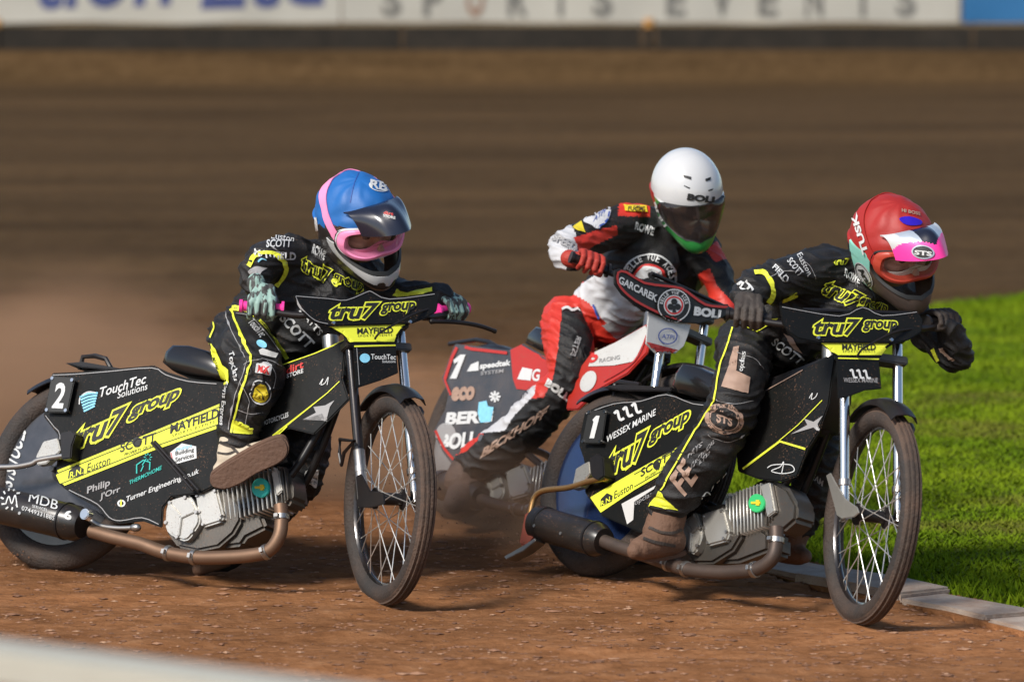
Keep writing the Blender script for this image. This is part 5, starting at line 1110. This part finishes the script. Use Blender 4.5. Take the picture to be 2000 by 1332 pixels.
limb(mb, (1560, 710, 14.44, 50), (1590, 800, 14.25, 52), (1600, 880, 14.14, 46), (1585, 960, 14.14, 40), (1560, 1030, 14.18, 32))
body3 = link('body', fuse(mb, 'body', .0065, 9, .0125, 14, 7), p3, M_suit, 180)
bt3 = boot(p3, M_brown, ((1306, 1000, 14.05, 38), (1292, 1045, 14.03, 40)), ((1310, 1055, 14.03, 32), (1280, 1062, 13.98, 30), (1250, 1072, 13.93, 24), (1240, 1076, 13.91, 17)), ([(1232, 1080), (1240, 1092), (1262, 1097), (1300, 1095), (1336, 1086), (1340, 1078), (1320, 1080), (1290, 1088), (1262, 1088), (1244, 1080)], 13.90, .09), (M_sole, .0012))
stripe([bt3], bt3, M_glove, [(1268, 1030), (1290, 1040), (1315, 1040), (1338, 1030)], 6, .004, 'boot_strap'); stripe([bt3], bt3, M_glove, [(1256, 1052), (1275, 1058), (1295, 1062), (1318, 1066)], 6, .004, 'boot_strap')
boot(p3, M_brown, ((1555, 1035, 14.18, 30), (1545, 1065, 14.18, 28)), ((1530, 1076, 14.2, 24), (1555, 1082, 14.15, 22), (1572, 1086, 14.11, 15)))
glove(p3, gR, cp(1452, 588, gR[0].y + .045), M_glove); glove(p3, gL, cp(1852, 632, gL[0].y + .06), M_glove)
def paint3(t, p):
    if abs(t) < 70 and p < -2: return 2
    if p < 2 and 70 <= abs(t) < 120: return 1
    return 0 if p > -6 else 3
h3, hf3 = helmet(p3, 1745, 474, 14.08, rad(33), rad(24), rad(10), 1.09, [M_redcap, M_mint, mat('shell_dusty', (.055, .042, .036), .45, var=.4, vscale=20, dirt=.4), M_shellblk], dict(type='mx', cloth=.010, paint=paint3, goggle=mat('goggle_red', (.42, .05, .028), .4, var=.15), foam=M_whitepanel, strap=M_redcap, peak=(60, 44, .122, -.040), peak_m=[M_hotpink, M_silver, M_navy, M_whiteshell], strap_tilt=46, strap_w=8,
    peak_paint=lambda fw, sd, uu: 0 if fw + 1.0 * abs(sd) > .208 else (2 if abs(sd) < .030 else (1 if abs(sd) < .070 else 3))))
o = [h3, hf3['peak']]; patch(o, h3, M_violet, [(1756, 428), (1775, 424), (1798, 432), (1796, 440), (1770, 440)], .004, 6, 'emblem', 3); disc(o, h3, M_ink, (1803, 493), 22, 13, .15, h=.004, L=6); disc(o, h3, M_silver, (1803, 493), 22, 13, .15, h=.005, hole=.86); text(o, h3, M_white, 'STS', (1788, 497), (1819, 501), (0, -8), .04, .006, L=6)
text(o, h3, M_white, 'TUSK', (1698, 492), (1676, 420), (-10, 4), .04, .007, L=6, name='lettering'); disc(o, h3, M_whiteshell, (1688, 537), 28, 12, 1.05, h=.003, L=6); disc(o, h3, M_ink, (1688, 537), 26, 10.5, 1.05, h=.0042, hole=.9); text(o, h3, M_ink, 'Arai', (1678, 526), (1696, 556), (7, -5), .04, .005, L=6)
text(o, h3, M_tan, 'HI BOSS', (1761, 415), (1796, 422), (0, -6), .03, .004, L=6)
bo = [body3]
for q in ([(1400, 780), (1430, 790), (1470, 782)], [(1384, 850), (1420, 862), (1452, 850)], [(1560, 505), (1580, 520), (1592, 545)], [(1440, 690), (1470, 700), (1490, 720)], [(1500, 545), (1530, 530), (1560, 530)]): stripe(bo, body3, M_grey, q, 1.0, .003, 'seam')
tru = lambda s, bl, br, up: text(bo, body3, M_suit, s, bl, br, up, .02, .003, L=7, outline=M_neon, ow=.05)
tru('tru7', (1600, 568), (1664, 602), (22, -24)); tru('group', (1672, 602), (1726, 616), (8, -20)); text(bo, body3, M_neon, 'tru7', (1626, 517), (1654, 516), (2, -10), .03, .003, L=6)
text(bo, body3, M_white, 'ROWE', (1647, 540), (1678, 556), (3, -14), .03, .003, L=6); text(bo, body3, M_grey, 'MOTOR OIL', (1654, 548), (1676, 560), (1, -5), 0, .003, L=6)
text(bo, body3, M_white, 'FIELD', (1508, 525), (1532, 552), (8, -8), .03, .003, L=6); text(bo, body3, M_white, 'SCOTT', (1536, 512), (1558, 540), (10, -7), .02, .003, L=6); text(bo, body3, M_white, 'Euston', (1556, 500), (1576, 540), (10, -5), .0, .003, L=6)
stripe(bo, body3, M_neon, [(1474, 534), (1492, 534), (1506, 556), (1508, 578), (1498, 592)], 9); stripe(bo, body3, M_neon, [(1526, 588), (1545, 580), (1556, 574)], 7); stripe(bo, body3, M_white, [(1442, 556), (1452, 552), (1448, 566), (1464, 562), (1458, 548), (1470, 568)], 4, name='emblem')
stripe(bo, body3, M_neon, [(1822, 682), (1828, 694), (1834, 706)], 5); stripe(bo, body3, M_tan, [(1838, 680), (1846, 690), (1862, 704)], 8)
stripe(bo, body3, M_neon, [(1432, 640), (1424, 668), (1408, 715), (1398, 770), (1392, 790), (1366, 830), (1330, 890), (1292, 958)], 3)
patch(bo, body3, M_neon, [(1452, 640), (1470, 632), (1500, 622), (1520, 622), (1492, 640), (1478, 650)], L=7); patch(bo, body3, M_neon, [(1268, 988), (1288, 960), (1324, 996), (1300, 994)], L=7)
patch(bo, body3, M_tan, [(1433, 680), (1444, 677), (1438, 726), (1464, 738), (1460, 770), (1410, 756), (1424, 715)], L=6, name='emblem'); text(bo, body3, M_white, 'opclass', (1453, 728), (1459, 690), (-12, -1), .01, .004, L=4)
disc(bo, body3, M_tan, (1415, 818), 37, 29, .25, h=.003, L=7); disc(bo, body3, M_suit, (1415, 818), 29, 22, .25, h=.0042, L=7); disc(bo, body3, M_tan, (1415, 818), 28, 21, .25, h=.005, hole=.92); text(bo, body3, M_tan, 'STS', (1400, 824), (1428, 832), (2, -16), .03, .005, L=6); arc_text(bo, body3, M_ink, 'STARBUCK', (1415, 818), 30, 25, 155, 5, .02, .0042, .8); arc_text(bo, body3, M_ink, 'TIRE SCHOOL', (1415, 818), 34, -20, -160, -5, .02, .0042, .8)
text(bo, body3, M_tan, 'FE', (1337, 968), (1362, 930), (-26, -33), .03, .003, L=6); text(bo, body3, M_grey, 'FRYS', (1345, 895), (1372, 872), (1, -10), .02, .003, L=6); text(bo, body3, M_grey, 'ELECTRICAL', (1350, 916), (1396, 864), (1, -9), .01, .003, L=6); text(bo, body3, M_grey, 'LTD', (1366, 908), (1386, 886), (2, -9), .02, .003, L=6)
text(bo, body3, M_white, 'LINK', (1386, 960), (1420, 928), (4, -12), .04, .003, L=6); stripe(bo, body3, M_white, [(1370, 972), (1378, 960), (1384, 966), (1376, 972)], 2.4, name='emblem')
text(bo, body3, M_white, 'SCOTT', (1504, 670), (1560, 712), (12, -12), .02, .003, L=6); patch(bo, body3, M_tan, [(1528, 648), (1548, 660), (1568, 690), (1552, 682)], L=7, name='emblem'); text(bo, body3, M_grey, 'TEAM', (1578, 930), (1604, 950), (4, -12), .02, .003, L=6)

# ---- rider 2, white helmet, on bike 2
p2 = person('rider in red, black and white leathers with white helmet and dark visor', B2.w(.5, 0, .75))
mb = MB(); gR, gL = K2['grips'][0], K2['grips'][1]
limb(mb, (1130, 640, 15.76, 54), (1180, 590, 15.66, 56), (1235, 520, 15.58, 60), (1255, 460, 15.56, 54)); limb(mb, (1200, 640, 15.86, 52), (1260, 590, 15.78, 58), (1320, 530, 15.70, 60), (1345, 490, 15.66, 50))
limb(mb, (1190, 630, 15.66, 46), (1230, 580, 15.58, 48), (1280, 510, 15.54, 48)); limb(mb, (1222, 445, 15.54, 44), (1300, 450, 15.60, 46), (1372, 490, 15.66, 38)); limb(mb, (1300, 460, 15.58, 40), (1325, 425, 15.52, 34))
limb(mb, (1222, 440, 15.50, 42), (1160, 458, 15.38, 38), (1106, 480, 15.28, 34)); limb(mb, (1104, 483, 15.28, 34), (1106, 500, 15.22, 30), (1116, 508, 15.18, 25))
limb(mb, (1372, 495, 15.62, 36), (1400, 540, 15.56, 34), (1412, 580, 15.50, 28), (1420, 602, 15.46, 24))
limb(mb, (1106, 622, 15.70, 48), (1108, 655, 15.60, 50), (1115, 705, 15.50, 50), (1112, 745, 15.48, 46)); limb(mb, (1110, 742, 15.48, 46), (1056, 806, 15.53, 46), (994, 862, 15.60, 45), (922, 910, 15.68, 40))
limb(mb, (1200, 650, 15.84, 44), (1240, 720, 15.66, 46), (1270, 800, 15.52, 40), (1250, 880, 15.55, 34), (1230, 950, 15.6, 28))
me = fuse(mb, 'body', .006, 9, .010, 14, 19)
def in_px(poly, x, y):
    r = False; j = len(poly) - 1
    for i in range(len(poly)):
        (xi, yi), (xj, yj) = poly[i], poly[j]
        if (yi > y) != (yj > y) and x < (xj - xi) * (y - yi) / (yj - yi) + xi: r = not r
        j = i
    return r
def to_px(p):
    d = p - CAMP; dp = d.y * _c - d.z * _s; return 1000 + FPX * d.x / dp, 666 - FPX * (d.y * _s + d.z * _c) / dp
LEATHER2 = [(1, [(1030, 590), (1090, 560), (1135, 540), (1150, 570), (1185, 625), (1225, 660), (1230, 740), (1140, 735), (1160, 660), (1132, 600), (1098, 602), (1090, 680), (1080, 740), (1062, 776), (1020, 780), (1020, 700)]),
            (2, [(1112, 570), (1150, 545), (1190, 520), (1205, 560), (1235, 595), (1280, 625), (1262, 650), (1205, 652), (1175, 622), (1150, 592)]), (3, [(1175, 636), (1215, 622), (1275, 630), (1270, 665), (1210, 668)]),
            (2, [(1050, 470), (1085, 440), (1117, 440), (1130, 470), (1134, 490), (1108, 500), (1105, 560), (1050, 560)]), (1, [(1120, 464), (1160, 452), (1205, 440), (1206, 459), (1160, 480), (1132, 500), (1126, 480)]),
            (1, [(1362, 536), (1386, 524), (1402, 560), (1440, 600), (1420, 620), (1386, 596)]), (1, [(1380, 490), (1400, 470), (1420, 505), (1396, 512)]), (1, [(1208, 390), (1270, 390), (1270, 424), (1208, 422)]), (1, [(885, 862), (930, 838), (945, 848), (912, 880), (890, 890)]), (2, [(926, 848), (955, 806), (1000, 772), (1046, 752), (1044, 770), (1002, 814), (985, 842), (950, 844)])]
for p in me.polygons:
    x, y = to_px(p.center)
    for k_, poly in LEATHER2:
        if in_px(poly, x, y): p.material_index = k_
body2 = link('body', me, p2, [M_suit, M_red, M_whiteleather, M_greyleather], 180)
bo = [body2]
boot(p2, mat('boot_dark', (.05, .035, .03), .75, var=.5, vscale=14, bump=.4, bscale=90, dirt=.45), ((918, 905, 15.70, 33), (900, 940, 15.66, 34)), ((925, 955, 15.66, 30), (900, 970, 15.60, 29), (885, 984, 15.55, 21)))
glove(p2, gR, cp(1112, 505, gR[0].y + .05), M_glovered); glove(p2, gL, cp(1424, 605, gL[0].y + .06), M_glovered)
P_ = lambda m_, pts, h=.003, nm='leather_panel', sm=0: patch(bo, body2, m_, pts, h, 8, nm, sm)
stripe(bo, body2, M_blueink, [(1160, 594), (1166, 612), (1172, 622)], 4, .0045)
P_(M_gold, [(1118, 446), (1136, 434), (1142, 456), (1128, 452)], .0045)
P_(M_whiteleather, [(1140, 432), (1165, 412), (1190, 405), (1190, 425), (1170, 446), (1150, 440)], .004, sm=3); text(bo, body2, M_blueink, 'ATPI', (1158, 436), (1180, 420), (3, -10), .01, .005, L=6); stripe(bo, body2, M_blueink, [(1168, 446), (1184, 432), (1190, 416)], 3, .005)
P_(M_gold, [(1218, 402), (1262, 404), (1264, 416), (1220, 414)], .0045); text(bo, body2, M_ink, 'FUCHS', (1226, 414), (1258, 415), (1, -8), .02, .006, L=6)
text(bo, body2, M_white, 'ROWE', (1238, 448), (1274, 460), (3, -14), .03, .003, L=6)
text(bo, body2, M_grey, 'XXXXX' if False else 'SPEED', (1080, 470), (1122, 494), (5, -14), .05, .0045, L=6)
disc(bo, body2, M_white, (1268, 546), 54, 50, .15, h=.0035, hole=.94, n=40); arc_text(bo, body2, M_white, 'BELLE VUE ACES', (1268, 546), 38, 12, 178, 11, .03, .0035); disc(bo, body2, M_redink, (1268, 546), 33, 31, 0, h=.0035, L=8); disc(bo, body2, M_white, (1268, 546), 28, 26, 0, h=.0048, L=8)
for dx, dy in ((0, -9), (-9, 4), (9, 4)): disc(bo, body2, M_ink, (1272 + dx, 546 + dy), 8, h=.006, n=14)
stripe(bo, body2, M_white, [(1098, 606), (1108, 602), (1118, 608), (1128, 604), (1134, 608)], 5, name='emblem'); text(bo, body2, M_grey, 'ESTER', (1114, 694), (1126, 656), (9, 3), .03, .003, L=6)
text(bo, body2, M_whitepanel, 'BOLL', (1066, 752), (1106, 782), (7, -12), .06, .003, L=6); text(bo, body2, M_tan, 'BECKHOFF', (940, 895), (1064, 812), (8, -20), .05, .003, L=7)
text(bo, body2, M_ink, 'GRAND PRIX', (942, 838), (1032, 768), (6, -12), .02, .0045, L=4)
def paint2(t, p):
    if abs(t) >= 58 and p < 4: return 1 if abs(t) > 85 and p > -30 else (2 if p < 0 else 0)
    if p < -18: return 2
    return 0
h2, hf2 = helmet(p2, 1342, 371, 15.44, rad(14), rad(22), rad(6), 1.05, [M_whiteshell, M_redcap, M_shellgreen], dict(type='road', paint=paint2, port=(66, -33, 3)))
o = [h2]; text(o, h2, M_ink, 'BOLL', (1343, 390), (1400, 397), (2, -11), .06, .003, L=6); text(o, h2, M_white, 'BOLL', (1272, 402), (1297, 454), (9, -7), .05, .003, L=6)
for q in ([(1333, 342), (1350, 346), (1350, 352), (1336, 347)], [(1377, 350), (1388, 346), (1387, 352), (1378, 355)], [(1336, 362), (1348, 367), (1346, 369), (1336, 364)], [(1382, 372), (1393, 368), (1391, 372), (1384, 374)]): patch(o, h2, M_ink, q, .002, 6, 'vent')


# ------------------------------------------------------------------ dust thrown up behind the bikes
def dust(name, c, sc_, dens, label, seed):
    m = bpy.data.materials.new('dust'); m.use_nodes = True; N, L = nt(m); N.remove(N['Principled BSDF']); out = N['Material Output']
    v = N.new('ShaderNodeVolumePrincipled'); v.inputs['Color'].default_value = (.70, .40, .235, 1); v.inputs['Anisotropy'].default_value = .0
    tc = N.new('ShaderNodeTexCoord'); ln = N.new('ShaderNodeVectorMath'); ln.operation = 'LENGTH'; L.new(tc.outputs['Object'], ln.inputs[0])
    fo = N.new('ShaderNodeMapRange'); fo.interpolation_type = 'SMOOTHSTEP'; fo.inputs[1].default_value = .25; fo.inputs[2].default_value = .98; fo.inputs[3].default_value = 1; fo.inputs[4].default_value = 0; L.new(ln.outputs['Value'], fo.inputs[0])
    n = N.new('ShaderNodeTexNoise'); n.inputs['Scale'].default_value = 2.2; n.inputs['Detail'].default_value = 4; mp = N.new('ShaderNodeMapping'); mp.inputs['Location'].default_value = (seed, 0, 0); L.new(tc.outputs['Object'], mp.inputs[0]); L.new(mp.outputs[0], n.inputs['Vector'])
    nr = N.new('ShaderNodeMapRange'); nr.inputs[1].default_value = .35; nr.inputs[2].default_value = .70; L.new(n.outputs[0], nr.inputs[0])
    a = N.new('ShaderNodeMath'); a.operation = 'MULTIPLY'; L.new(fo.outputs[0], a.inputs[0]); L.new(nr.outputs[0], a.inputs[1])
    d = N.new('ShaderNodeMath'); d.operation = 'MULTIPLY'; L.new(a.outputs[0], d.inputs[0]); d.inputs[1].default_value = dens; L.new(d.outputs[0], v.inputs['Density']); L.new(v.outputs[0], out.inputs['Volume'])
    mb = MB(); mb.ell((0, 0, 0), (Vector((1, 0, 0)), Vector((0, 1, 0)), Vector((0, 0, 1))), nu=24, nv=16); o = mb.obj(name, m, None); o.location = c; o.scale = sc_
    return tag(o, label, 'dust', kind='stuff')
dust('dust_cloud', (-2.15, 16.7, .36), (1.7, 1.5, .72), 2.3, 'pale brown dust hanging behind the bike numbered 2', 0)
dust('dust_cloud', (-.65, 16.6, .22), (1.1, .85, .45), 2.3, 'reddish dust low between the front and middle bikes', 5)

def spray():
    """grains of shale thrown backward off the rear tyres"""
    V = []; Fc = []
    for b, n in ((B1, 300), (B3, 420), (B2, 160)):
        for i in range(n):
            t = random.expovariate(2.4); ang = random.uniform(.05, .75); p = b.w(-.08, random.gauss(0, .05), .02) - b.f * (t * math.cos(ang)) - b.l * t * .25 + Vector((random.gauss(0, .06), random.gauss(0, .06), max(.01, t * math.sin(ang) * .55 - .12 * t * t))); r = random.lognormvariate(math.log(.0021), .5); k = len(V)
            for q in ((1, 0, -.5), (-.6, .8, -.5), (-.6, -.8, -.5), (0, 0, 1)): V.append(p + Vector(q) * r)
            Fc += [(k, k + 2, k + 1), (k, k + 1, k + 3), (k + 1, k + 2, k + 3), (k + 2, k, k + 3)]
    me = bpy.data.meshes.new('shale_spray'); me.from_pydata(V, [], Fc); me.update()
    tag(link('shale_spray', me, None, bpy.data.materials['clod'], 0), 'grains of shale flying off the rear tyres', 'spray', kind='stuff')
spray()
dust('dust_cloud', (.02, 15.35, .10), (.55, .6, .30), 4.0, 'low reddish dust behind the rear wheel of the bike with red flap', 9)
